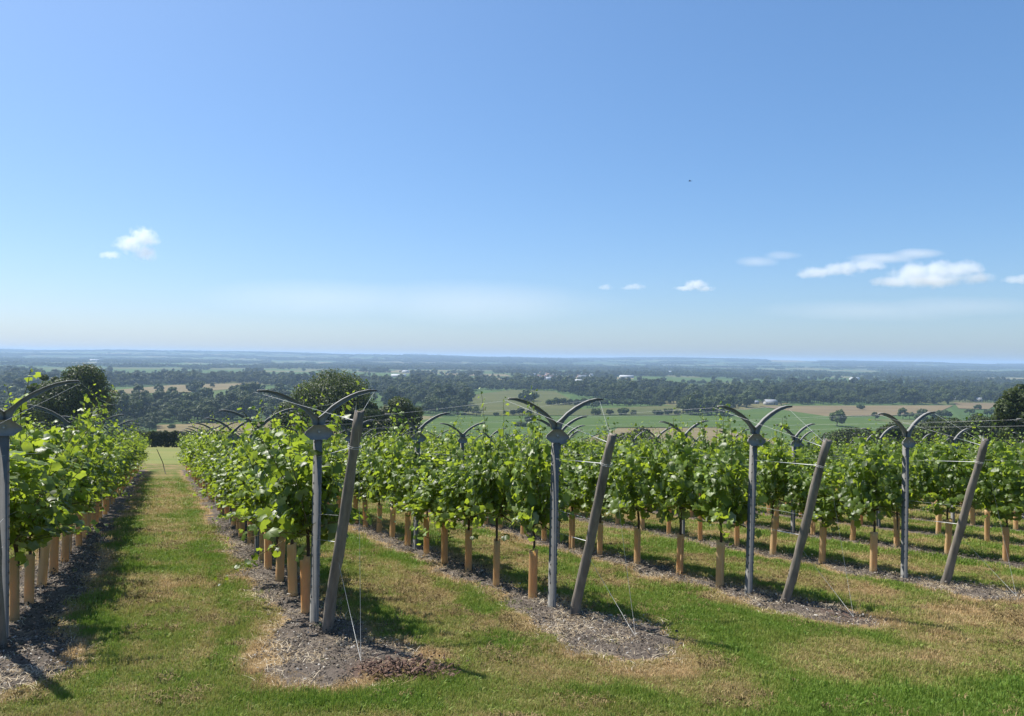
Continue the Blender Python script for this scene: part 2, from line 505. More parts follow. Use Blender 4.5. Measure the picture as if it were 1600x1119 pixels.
# ------------------------------------------------------------------ ground, one sheet to the horizon
def build_ground():
    az = np.concatenate([np.arange(-50, 50.01, .25), np.arange(54, 307, 4.0)])
    az = np.radians(az)
    r = [.3]
    while r[-1] < 2.2: r.append(r[-1]*1.12)
    while r[-1] < 50: r.append(r[-1]*1.016)
    while r[-1] < 620: r.append(r[-1]*1.04)
    while r[-1] < 16000: r.append(r[-1]*1.045)
    r = np.array(r)
    A, Rr = np.meshgrid(az, r)
    X = np.sin(A)*Rr; Y = np.cos(A)*Rr
    Z = height(X, Y)
    near = Rr < 60
    sd = np.where(near, soil_sd(X, Y), 5.0)
    Z = Z + np.where(near, .035*(fbm(X*1.3, Y*1.3, 71, 3)-.5)*sstep(60, 30, Rr), 0)
    Z = Z + np.where(near & (Rr < 25), .05*sstep(.05, -.25, sd)*(.3+.7*fbm(X*4, Y*4, 81, 2)) - .015, 0)
    dry = np.where(near, dryness(X, Y), .5)
    na, nr = len(az), len(r)
    V = np.stack([X.ravel(), Y.ravel(), Z.ravel()], 1)
    i, j = np.meshgrid(np.arange(nr-1), np.arange(na), indexing='ij')
    j2 = (j+1) % na
    Fq = np.stack([i*na+j, i*na+j2, (i+1)*na+j2, (i+1)*na+j], -1).reshape(-1, 4)[:, ::-1]
    c = len(V); V = np.vstack([V, [[0, 0, gz(0, 0)]]])
    jj = np.arange(na); F3 = np.stack([jj, np.full(na, c), (jj+1) % na], 1)[:, ::-1]
    rm = Rr[:-1, :].ravel()
    mi = np.where(rm < 55, 0, np.where(Y[:-1, :].ravel() < 500, 1, 2))
    mi = np.concatenate([mi, np.zeros(na, int)])
    me = np_mesh('ground', V, [Fq, F3], [M['ground'], M['hill'], M['valley']], True, mi)
    ax, ay = xy(ROW_U0[1]-1.58, ROW_V[1]+.36)
    bx, by = xy(ROW_U0[3]-1.15, ROW_V[3]+.3)
    ed = lambda X, Y: np.maximum(sstep(.55, .15, np.hypot(X-ax, (Y-ay)*1.6)), .6*sstep(.5, .1, np.hypot(X-bx, Y-by)))
    red = np.where(near, ed(X, Y), 0)
    for nm, arr in (('sd', sd), ('dry', dry), ('red', red)):
        a = me.attributes.new(nm, 'FLOAT', 'POINT')
        a.data.foreach_set('value', np.concatenate([arr.ravel(), [0]]).astype(np.float32))
    o = obj('ground', me)
    tag(o, 'grassy hillside falling away to the flat green valley floor', kind='structure')
    return o
build_ground()

def at(px, py, depth=VALLEY):
    """the point of the valley floor that lies on the line of sight through a place in the picture (1600 wide)"""
    a = (px-800)/1150; b = -(py-559.5)/1150
    c, s = math.cos(ROLL), math.sin(ROLL)
    dx, dz = a*c - b*s, a*s + b*c
    t = (CAM_H+depth)/max(-dz, 1e-4)
    return dx*t, t

# ------------------------------------------------------------------ fields on the valley floor
FIELDS = [
 ('tan', 'long stubble field beyond the left-hand woods', [(165,611),(270,602),(405,598.5),(405,605),(300,613),(185,616)]),
 ('tan', 'pale stubble field behind the dark hedge below the vineyard', [(245,665),(330,661.5),(425,658),(425,674),(245,676)]),
 ('olive', 'olive pasture sloping up from the copse in mid valley', [(722,648),(742,617),(800,609.5),(868,612),(905,632),(890,641),(800,650)]),
 ('green', 'broad bright green meadow beyond the vines', [(640,660),(690,653),(800,650.5),(1080,650),(1150,653),(1140,668),(960,669),(880,700),(600,700)]),
 ('green', 'bright green paddock around the lone round tree', [(1150,648),(1215,641),(1275,644),(1345,655),(1440,668),(1400,705),(1250,700),(1120,668)]),
 ('tan', 'dry tan field just above the vine tops', [(965,670),(1120,669.5),(1215,690),(1190,712),(900,712)]),
 ('brown', 'brown ploughed field below the long wood', [(1185,635),(1490,634),(1470,643),(1395,650),(1290,651),(1215,640)]),
 ('olive', 'olive rough grass between the hedges', [(905,640),(1060,634),(1085,638),(1060,649),(800,650)]),
 ('brown', 'small reddish brown field near the right-hand trees', [(1490,629.5),(1560,631),(1545,640),(1498,639)]),
 ('green', 'thin light green meadow far left', [(20,577.5),(220,577),(380,579.5),(380,583),(150,584),(20,582)]),
 ('green', 'light green meadow beside the white barn', [(410,581),(560,581.5),(640,585),(640,588),(420,588)]),
 ('green', 'light green meadow between far trees', [(990,588),(1060,590),(1150,593),(1150,597),(1030,599),(990,594)]),
 ('olive', 'olive meadow in front of the village trees', [(1040,600),(1110,602),(1105,607),(1045,606)]),
 ('tan', 'thin straw coloured field in the distance', [(690,584),(790,585.5),(800,588.5),(700,587)]),
 ('green', 'thin green meadow right of the far wood', [(1210,591),(1340,592.5),(1330,595.5),(1215,594)]),
 ('tan', 'tan harvest field on the far rise', [(1195,569.5),(1280,570.5),(1280,574.5),(1200,574)]),
 ('green', 'pale green meadow among the left woods', [(500,592),(620,590),(640,594),(520,597)]),
]
FM = {'tan': field_material('stubble', (.125, .10, .05), (.18, .146, .076), .5), 'green': field_material('meadow', (.046, .080, .018), (.072, .106, .026), .9),
      'olive': field_material('rough pasture', (.060, .072, .024), (.095, .096, .036), .2), 'brown': field_material('ploughed earth', (.115, .088, .050), (.165, .13, .072), 1.2)}
FIELD_POLYS = []
def inpoly(x, y, poly):
    x = np.asarray(x); y = np.asarray(y); ins = np.zeros(x.shape, bool)
    n = len(poly); j = n-1
    for i in range(n):
        xi, yi = poly[i]; xj, yj = poly[j]
        ins ^= ((yi > y) != (yj > y)) & (x < (xj-xi)*(y-yi)/(yj-yi+1e-9)+xi); j = i
    return ins
for i, (c, lab, pts) in enumerate(FIELDS):
    w = [at(*p) for p in pts]
    FIELD_POLYS.append(w)
    zz = [gz(*p) for p in w]
    cx = sum(p[0] for p in w)/len(w); cy = sum(p[1] for p in w)/len(w)
    # fan of small pieces following the ground
    V = [(cx, cy, gz(cx, cy)+.5)]; ring = []
    n = len(w); sub = 4
    for a in range(n):
        for s in range(sub):
            t = s/sub; x = w[a][0]*(1-t)+w[(a+1) % n][0]*t; y = w[a][1]*(1-t)+w[(a+1) % n][1]*t
            ring.append((x, y))
    m = len(ring)
    for lv in (.33, .66, 1.0):
        for (x, y) in ring:
            X = cx+(x-cx)*lv; Y = cy+(y-cy)*lv; V.append((X, Y, gz(X, Y)+.5+.02*i))
    F3 = [(0, 1+a, 1+(a+1) % m) for a in range(m)]
    F4 = [(1+L*m+a, 1+(L+1)*m+a, 1+(L+1)*m+(a+1) % m, 1+L*m+(a+1) % m) for L in (0, 1) for a in range(m)]
    tag(obj('field', np_mesh('field', V, [np.array(F4), np.array(F3)], [FM[c]], True)), lab, kind='structure')

# ------------------------------------------------------------------ foliage clouds of leaf-sized faces
def quads(P, Nn, size, rg, aspect=.8):
    n = len(P)
    Nn = Nn/(np.linalg.norm(Nn, axis=1)[:, None]+1e-9)
    t = rg.normal(size=(n, 3)); a = np.cross(Nn, t); a /= np.linalg.norm(a, axis=1)[:, None]+1e-9
    b = np.cross(Nn, a)
    s = np.asarray(size)[:, None]
    a = a*s*.5; b = b*s*.5*aspect
    bend = Nn*s*.18
    V = np.stack([P-a*1.1-bend, P-b*.9, P+a*1.1-bend, P+b], 1).reshape(-1, 3)
    Fq = np.arange(n*4).reshape(-1, 4)
    return V, Fq

def crown(rg, rx, rz, lumps, nq, size, z0, jit=.55):
    """lumps of leaf faces spread through an ellipsoid, plus gaps"""
    th = rg.uniform(0, 2*math.pi, lumps); ph = np.arccos(rg.uniform(-.75, 1, lumps)); rad = rg.uniform(.45, .86, lumps)
    cx = rad*np.sin(ph)*np.cos(th)*rx; cy = rad*np.sin(ph)*np.sin(th)*rx; cz = rad*np.cos(ph)*rz
    lr = rg.uniform(.20, .42, lumps)*rx
    w = lr**2; k = rg.choice(lumps, nq, p=w/w.sum())
    d = rg.normal(size=(nq, 3)); d /= np.linalg.norm(d, axis=1)[:, None]
    rr = lr[k]*rg.uniform(.72, 1.1, nq)
    P = np.stack([cx[k], cy[k], cz[k]], 1) + d*rr[:, None]*np.array([1, 1, .78])
    Nn = d + jit*rg.normal(size=(nq, 3)) + np.array([0, 0, .3])
    P[:, 2] += z0
    s = size*rg.uniform(.6, 1.4, nq)
    V, Fq = quads(P, Nn, s, rg)
    ok = P[:, 2] > z0-rz*.95
    return V, Fq[ok]

def trunk_mb(rg, h, r, zc, spread):
    mb = MB()
    mb.tube([(0, 0, -.5), (.02*h, 0, h*.3), (-.01*h, .02*h, h*.6), (0, 0, h)], [r*1.35, r, r*.85, r*.5], 9)
    for i in range(6):
        a = i*1.05+rg.uniform(0, .5); b = h*rg.uniform(.55, .95)
        e = spread*rg.uniform(.6, .9)
        mb.tube([(0, 0, b), (math.cos(a)*e*.4, math.sin(a)*e*.4, b+zc*.25), (math.cos(a)*e, math.sin(a)*e, b+zc*.5)], [r*.45, r*.3, r*.1], 6)
    return mb

def tree(name, x, y, rx, H, label, nq, size, lumps, seed, mat='oak_leaf', cat='tree', group=None, trunk=.25, z=None):
    rg = np.random.default_rng(seed)
    z = gz(x, y) if z is None else z
    root = empty(name, (x, y, z), rg.uniform(0, 6))
    th = H*trunk; rz = (H-th*.6)/2; zc = H-rz
    V, Fq = crown(rg, rx, rz, lumps, nq, size, zc)
    o = obj('crown', np_mesh('crown', V, Fq, [M[mat]]), root); o['kind'] = 'stuff'
    obj('trunk', trunk_mb(rg, zc-rz*.3, max(.12, rx*.055), rz, rx*.7).mesh('trunk', M['tree_bark'], True), root)
    tag(root, label, cat, group)
    return root

# forms shared by the far woods
def far_tree_mesh(seed, rx, H, nq, size, mat):
    rg = np.random.default_rng(seed)
    V, Fq = crown(rg, rx, H*.47, 18, nq, size, H*.53, .3)
    mb = MB(); mb.tube([(0, 0, -.5), (0, 0, H*.5)], [.35, .25], 5)
    V2 = np.concatenate(mb.v); F2 = np.array(mb.f4)+len(V)
    return np_mesh('far_tree', np.vstack([V, V2]), [Fq, F2], [mat])
FAR = [far_tree_mesh(100+i, rx, H, 1400, 1.0, M['wood_leaf']) for i, (rx, H) in enumerate([(5.5, 12), (4.5, 13.5), (6.5, 12.5), (3.6, 11), (3.0, 14), (5, 10)])]
def clump_mesh(seed):
    rg = np.random.default_rng(seed); Vs = []; Fs = []; n = 0
    for _ in range(16):
        x, y = rg.uniform(-26, 26, 2); h = rg.uniform(9, 15); rx = rg.uniform(4, 7)
        V, Fq = crown(rg, rx, h*.5, 8, 70, 3.6, h*.5, .3)
        Vs.append(V+np.array([x, y, 0])); Fs.append(Fq+n); n += len(V)
    return np_mesh('far_clump', np.vstack(Vs), np.vstack(Fs), [M['wood_leaf']])
CLUMPS = [clump_mesh(300+i) for i in range(5)]

# wooded parts of the valley, as seen from the hill
WOODS = [[(165,665),(172,632),(240,633),(330,630),(420,622),(470,618),(470,662),(330,670),(240,676),(165,676)],
         [(0,605),(0,588),(130,592),(330,592),(640,597),(760,600),(735,612),(600,618),(420,600),(270,600),(160,606)],
         [(600,618),(735,612),(725,622),(600,640)],
         [(660,646),(665,630),(730,625),(732,648)],
         [(800,608),(800,596),(900,598),(990,603),(1110,612),(1190,609),(1240,606),(1240,632),(1150,640),(1090,634),(940,626),(870,611)],
         [(1240,606),(1330,604),(1600,609),(1600,628),(1490,629),(1490,633),(1215,632)],
         [(1065,648),(1062,632),(1140,630),(1140,651)],
         [(0,640),(0,610),(160,612),(170,650)]]
CLEAR = [(623, 589.5, 16), (515, 590.5, 10), (634, 582.5, 8), (854, 594.5, 10), (904, 598, 10), (979, 590.5, 16), (1047, 583.5, 8), (1335, 594, 12), (147, 566.5, 12),
         (1204, 632.5, 14), (1179, 631, 8), (1490, 625.5, 7), (1528, 627.5, 6)]
CLEARP = [[at(a-w, b-1), at(a+w, b-1), at(a+w, b+9), at(a-w, b+9)] for a, b, w in CLEAR]
VILLAGE = [at(828, 579), at(930, 579), at(930, 600), at(828, 600)]
def build_woods():
    rg = np.random.default_rng(5)
    P = []; W = [[at(*p) for p in w] for w in WOODS]
    n = 62000
    r = np.sqrt(rg.uniform(545**2, 2900**2, n)); a = rg.uniform(R(-42), R(42), n)
    x = np.sin(a)*r; y = np.cos(a)*r
    ok = y > 546
    inw = np.zeros(n, bool)
    for w in W: inw |= inpoly(x, y, w)
    nz = fbm(x/170, y/260, 77, 4)
    hed = np.abs(((x*.9+y*.42)/190+.35*vnoise(x/400, y/400, 6)) % 1-.5) < .018
    hed |= np.abs(((-x*.4+y*.9)/230+.35*vnoise(x/400, y/400, 8)) % 1-.5) < .02
    p = np.where(inw, .85, np.where((nz > .66) & (r > 1350), .6, 0) + np.where(hed & (r > 700), .75, 0))
    p = np.where(inpoly(x, y, VILLAGE), .10, p)
    for f in FIELD_POLYS+CLEARP: p = np.where(inpoly(x, y, f), 0, p)
    ok &= rg.uniform(0, 1, n) < p
    # the near skyline of the slope stays open
    x, y = x[ok], y[ok]; inw = inw[ok]
    # stand-alone hedgerows and bushes are built as things of their own
    m = len(x)
    s = rg.uniform(.6, 1.0, m)*(1+.6*(rg.uniform(size=m) > .85))*np.where(inw, 1.22, 1.1)
    rot = np.zeros((m, 3)); rot[:, 2] = rg.uniform(0, 6.28, m)
    sc_ = np.stack([s, s, s*rg.uniform(.8, 1.15, m)], 1)
    o = scatter('valley_woodland', np.stack([x, y, height(x, y)], 1), rot, sc_, rg.integers(0, len(FAR), m), FAR)
    tag(o, 'dark green woods and hedgerow trees filling the valley floor', 'woodland', kind='stuff')
    # beyond
    n = 42000
    r = np.sqrt(rg.uniform(2500**2, 11800**2, n)); a = rg.uniform(R(-42), R(42), n)
    x = np.sin(a)*r; y = np.cos(a)*r
    nz = fbm(x/900, y/420, 91, 4)
    p = np.where(nz > .545, .9, .02)*sstep(12500, 11000, y)
    p = np.where(inpoly(x, y, VILLAGE), .10, p)
    for f in FIELD_POLYS+CLEARP: p = np.where(inpoly(x, y, f), 0, p)
    ok = rg.uniform(0, 1, n) < p
    x, y = x[ok], y[ok]; m = len(x)
    s = rg.uniform(.7, 1.15, m); rot = np.zeros((m, 3)); rot[:, 2] = rg.uniform(0, 6.28, m)
    o = scatter('distant_woodland', np.stack([x, y, height(x, y)], 1), rot, np.stack([s*1.5, s, s*rg.uniform(.8, 1.2, m)], 1), rg.integers(0, len(CLUMPS), m), CLUMPS)
    tag(o, 'blue hazed belts of far woodland towards the horizon', 'woodland', kind='stuff')
build_woods()

# ------------------------------------------------------------------ trees one can tell apart
def hill_pt(px, d): return ((px-800)/1150*d, d)
x, y = hill_pt(519, 180); tree('oak_tree', x, y, 11.2, 20.0, 'big dark round oak behind the second row of vines', 52000, .40, 110, 1, trunk=.1)
x, y = hill_pt(468, 172); tree('oak_tree', x, y, 6.0, 12.0, 'lower leafy tree against the left side of the big oak', 20000, .40, 36, 2, trunk=.1, group=None)
x, y = hill_pt(572, 176); tree('oak_tree', x, y, 6.0, 12.5, 'low dark tree tucked against the right side of the big oak', 20000, .40, 36, 14, trunk=.1)
x, y = hill_pt(628, 185); tree('oak_tree', x, y, 6.2, 13.0, 'smaller dark tree just right of the big oak', 24000, .40, 46, 3, trunk=.1)
x, y = hill_pt(120, 170); tree('ash_tree', x, y, 7.4, 19.0, 'tall dark tree above the leftmost vine row', 36000, .40, 80, 4, trunk=.1)
x, y = hill_pt(74, 172); tree('ash_tree', x, y, 4.2, 17.6, 'slim dark tree close left of the tall tree at far left', 18000, .40, 40, 5, trunk=.1)
x, y = hill_pt(45, 175); tree('ash_tree', x, y, 4.4, 11.5, 'low leafy tree at the left edge of the hillside', 16000, .40, 34, 15, trunk=.1)
x, y = hill_pt(1600, 120); tree('fir_tree', x, y, 3.9, 13.0, 'dark pointed tree cut by the right edge of the picture', 14000, .42, 60, 6, trunk=.1)
x, y = hill_pt(1400, 165); tree('thorn_tree', x, y, 4.2, 8.0, 'dark bushy tree rising behind the fifth row', 5000, .5, 26, 7, 'bush_leaf', trunk=.1)
x, y = hill_pt(1000, 170); tree('thorn_tree', x, y, 4.6, 5.6, 'dark bush just above the vines in front of the tan field', 4600, .5, 24, 8, 'bush_leaf', trunk=.05)
x, y = hill_pt(1335, 200); tree('thorn_tree', x, y, 8.0, 7.0, 'broad low thicket below the lone round tree', 6500, .55, 30, 9, 'bush_leaf', trunk=.05)
x, y = hill_pt(1470, 190); tree('thorn_tree', x, y, 9.0, 10.0, 'wide hazy thicket to the left of the pointed tree', 7000, .6, 34, 10, 'bush_leaf', trunk=.05)
x, y = hill_pt(1540, 185); tree('thorn_tree', x, y, 7.0, 11.0, 'thicket touching the pointed tree at the right', 6000, .6, 34, 16, 'bush_leaf', trunk=.05)
# hedge at the bottom of the first aisle
def hedge(px0, px1, d, h, w, label, seed, nq):
    rg = np.random.default_rng(seed)
    x0, y0 = hill_pt(px0, d); x1, y1 = hill_pt(px1, d*1.02)
    t = rg.uniform(0, 1, nq); ang = rg.uniform(0, math.pi, nq)
    prof = h*(.82+.25*fbm(t*9, t*0, seed, 3))
    c = np.cos(ang)*w*.5; zz = np.sin(ang)**.6*prof*rg.uniform(.85, 1.04, nq)
    P = np.stack([t*(x1-x0), t*(y1-y0)+c, zz], 1)
    P[:, 2] += height(x0+P[:, 0], y0+P[:, 1])-gz(x0, y0)
    Nn = np.stack([rg.normal(0, .5, nq), np.cos(ang)+rg.normal(0, .5, nq), np.sin(ang)+rg.normal(0, .5, nq)], 1)
    V, Fq = quads(P, Nn, .55*rg.uniform(.6, 1.4, nq), rg)
    o = obj('hedge', np_mesh('hedge', V, Fq, [M['bush_leaf']]), None, (x0, y0, gz(x0, y0)))
    tag(o, label, 'hedge')
hedge(215, 306, 175, 3.9, 3.0, 'dark clipped hedge at the bottom of the first grass aisle', 21, 5200)

# lone trees, bushes and hedgerows out in the fields
def field_tree(px, py, wpx, hpx, label, group=None, k=0, cat='tree', name='field_tree'):
    x, y = at(px, py); m = y/1150
    rx = wpx*m*.5; H = hpx*m
    return tree(name, x, y, rx, H, label, 900, max(.8, rx*.26), 22, 500+k, 'wood_leaf', cat, group, trunk=.12)
k = 0
for args in [(1308, 667, 27, 27, 'lone round dark tree in the bright green paddock'), (825, 627, 30, 17, 'round grey green tree at the edge of the olive pasture'),
             (1112, 648, 30, 26, 'rounded dark tree at the right of the mid valley copse'), (1128, 650, 24, 20, 'dark bush beside the copse at the meadow edge'),
             (672, 648, 15, 30, 'tall slim tree at the left of the small copse'), (693, 648, 26, 26, 'round tree in the middle of the small copse'),
             (716, 648, 14, 20, 'slim tree at the right end of the small copse'), (727, 648, 10, 17, 'last little tree of the small copse'),
             (215, 612, 14, 14, 'pale tree in front of the long stubble field, leftmost'), (248, 617, 15, 18, 'tall dark tree in front of the long stubble field'),
             (307, 615, 28, 20, 'broad tree in front of the long stubble field'), (332, 606, 8, 9, 'small tree standing on the long stubble field'),
             (828, 661, 17, 12, 'scrubby bush alone at the left of the bright meadow'), (816, 667, 20, 6, 'low scrub beneath the lone meadow bush'),
             (268, 670, 13, 7, 'small round bush on the pale stubble field'), (1036, 597, 9, 9, 'little round tree in the far green meadow'),
             (1345, 640, 12, 8, 'bush on the brown ploughed field edge'), (1527, 640, 12, 8, 'bush by the small reddish field')]:
    field_tree(*args[:4], args[4], None, k); k += 1
HB = [(930, 649, 18, 10), (953, 649, 12, 10), (975, 649, 18, 11), (990, 649, 10, 9), (1028, 649, 16, 9), (1044, 649, 16, 12), (1058, 649, 12, 8),
      (802, 649, 12, 9), (812, 649, 14, 12), (826, 649, 12, 9), (842, 649, 10, 8), (775, 650, 9, 6), (790, 649, 10, 8)]
for i, (px, py, w_, h_) in enumerate(HB):
    field_tree(px, py, w_, h_, 'dark rounded bush, %s from left in the hedgerow above the bright meadow' % ordw(sorted(q[0] for q in HB).index(px)+1), 'hedgerow bushes above the meadow', k, 'bush', 'hedgerow_bush'); k += 1
HB = [(858+11*i, 632.5+.12*i+(i % 2)*.6, 14, 8.5+(i*7 % 4)) for i in range(17)]
for i, (px, py, w_, h_) in enumerate(HB):
    field_tree(px, py, w_, h_, 'dark bush, %s from left in the long hedge behind the olive grass' % ordw(i+1), 'bushes of the long mid valley hedge', k, 'bush', 'hedgerow_bush'); k += 1

# ------------------------------------------------------------------ buildings in the valley
def house(name, px, py, L, Wd, h, rh, label, wall='wall_white', roof='roof_tile', rot=0.0, group=None, cat='house', wins=2):
    x, y = at(px, py)
    root = empty(name, (x, y, gz(x, y)), rot)
    mb = MB(); mb.box((-L/2, -Wd/2, -1), (L/2, Wd/2, h))
    mb.add([(-L/2, -Wd/2, h), (-L/2, Wd/2, h), (-L/2, 0, h+rh), (L/2, -Wd/2, h), (L/2, Wd/2, h), (L/2, 0, h+rh)], (), [(0, 2, 1), (3, 4, 5)])
    obj('wall', mb.mesh('wall', M[wall]), root)
    mb = MB(); e = .5; t = .25
    for s in (-1, 1):
        yo = s*(Wd/2+e); zo = h-e*rh/(Wd/2)
        mb.add([(-L/2-e, yo, zo), (L/2+e, yo, zo), (L/2+e, 0, h+rh), (-L/2-e, 0, h+rh), (-L/2-e, yo, zo+t), (L/2+e, yo, zo+t), (L/2+e, 0, h+rh+t), (-L/2-e, 0, h+rh+t)],
               [(0, 1, 2, 3), (4, 7, 6, 5), (0, 4, 5, 1), (0, 3, 7, 4), (1, 5, 6, 2)])
    obj('roof', mb.mesh('roof', M[roof]), root)
    for i in range(wins):
        cx = L*((i+.5)/wins-.5)*.8
        mb = MB(); mb.box((cx-.6, -Wd/2-.06, h*.35), (cx+.6, -Wd/2+.02, h*.35+1.3)); obj('window', mb.mesh('window', M['glass']), root)
    mb = MB(); mb.box((L*.18-.7, -Wd/2-.05, 0), (L*.18+.7, -Wd/2+.02, 2.2)); obj('door', mb.mesh('door', M['tree_bark']), root)
    return tag(root, label, cat, group)
house('farm_building', 1204, 632.5, 17, 9, 4.0, 3.0, 'farm barn with pale grey roof at the edge of the long wood', 'wall_grey', 'roof_grey', .15, cat='barn')
house('farm_shed', 1179, 631, 10, 6, 2.6, 1.6, 'low shed just left of the grey roofed barn', 'wall_grey', 'roof_grey', .1, cat='shed')
house('farm_building', 623, 589.5, 42, 18, 6, 3, 'long white roofed barn right above the big oak', 'wall_white', 'roof_white', .05, cat='barn')
house('farm_building', 515, 590.5, 26, 14, 5, 2.5, 'small pale barn left of the long white barn', 'wall_white', 'roof_white', .05, cat='barn')
house('farm_building', 634, 582.5, 24, 14, 6, 3, 'distant small white farmhouse above the long white barn', 'wall_white', 'roof_grey', -.3, cat='house')
house('farm_building', 854, 594.5, 24, 12, 6, 3, 'white roofed shed at the left end of the village', 'wall_white', 'roof_white', .1, cat='barn')
house('farm_building', 904, 598, 24, 12, 5.5, 2.5, 'white roofed shed in front of the village', 'wall_white', 'roof_white', .05, cat='barn')
house('farm_building', 979, 590.5, 44, 18, 6, 2.5, 'long pale barn right of the village', 'wall_white', 'roof_white', .02, cat='barn')
house('farm_building', 1047, 583.5, 18, 12, 7, 4, 'tiny bright farmhouse beyond the far meadow', 'wall_white', 'roof_white', .4, cat='house')
house('farm_building', 1335, 594, 30, 14, 6, 3, 'white building among trees at far right', 'wall_white', 'roof_white', .1, cat='barn')
house('farm_building', 147, 566.5, 70, 25, 8, 4, 'long white building far away above the left trees', 'wall_white', 'roof_white', 0, cat='barn')
house('farm_building', 1490, 625.5, 15, 8, 3, 2.0, 'grey shed near the small reddish field', 'wall_grey', 'roof_grey', .1, cat='shed')
house('farm_building', 1528, 627.5, 11, 8, 3.5, 2.5, 'grey cottage at the edge of the right-hand wood', 'wall_grey', 'roof_grey', -.2, cat='house')
rgh = np.random.default_rng(8)
HX = sorted(rgh.uniform(832, 925, 26))
for i in range(26):
    px = HX[i]; py = rgh.uniform(584.0, 595.0)
    house('village_house', px, py, rgh.uniform(11, 17), 9, 6.0, 4.0, 'little village house among the mid valley trees, %s from the left' % ordw(i+1), rgh.choice(['wall_white', 'brick', 'wall_white']), rgh.choice(['roof_tile', 'roof_grey']), rgh.uniform(-.8, .8), 'houses of the village in the trees')

# ------------------------------------------------------------------ vines
LEAF = np.array([(0, 0, .05), (0, -.12, 0), (.24, -.40, -.05), (.50, -.18, -.07), (.45, .05, -.02), (.54, .27, -.09), (.32, .40, -.02), (0, .64, -.12), (-.32, .40, -.02), (-.54, .27, -.09), (-.45, .05, -.02), (-.50, -.18, -.07), (-.24, -.40, -.05)])
LF = np.array([(0, i, i+1 if i < 12 else 1) for i in range(1, 13)])
LEAF_LO = np.array([(0, 0, .05), (.10, -.38, -.04), (.52, .0, -.08), (.36, .36, -.04), (0, .62, -.12), (-.36, .36, -.04), (-.52, 0, -.08), (-.10, -.38, -.04)])
LF_LO = np.array([(0, i, i+1 if i < 7 else 1) for i in range(1, 8)])

def leaves(P, Nn, size, rg, tip=None, lo=False):
    T, Ff = (LEAF_LO, LF_LO) if lo else (LEAF, LF)
    n = len(P)
    Nn = Nn/(np.linalg.norm(Nn, axis=1)[:, None]+1e-9)
    if tip is None: tip = np.tile([0, 0, -1.0], (n, 1))
    t = tip + .55*rg.normal(size=(n, 3))
    b = t - (t*Nn).sum(1)[:, None]*Nn; b /= np.linalg.norm(b, axis=1)[:, None]+1e-9
    a = np.cross(b, Nn)
    s = np.asarray(size)[:, None, None]
    curl = rg.uniform(.3, 2.2, n)[:, None]
    X = T[None, :, 0]; Y = T[None, :, 1]; Z = T[None, :, 2]*curl + .05*rg.normal(size=(n, len(T)))*1.0
    V = P[:, None, :] + s*(X[..., None]*a[:, None]+Y[..., None]*b[:, None]+Z[..., None]*Nn[:, None])
    Fx = (Ff[None]+(np.arange(n)*len(T))[:, None, None]).reshape(-1, 3)
    return V.reshape(-1, 3), Fx

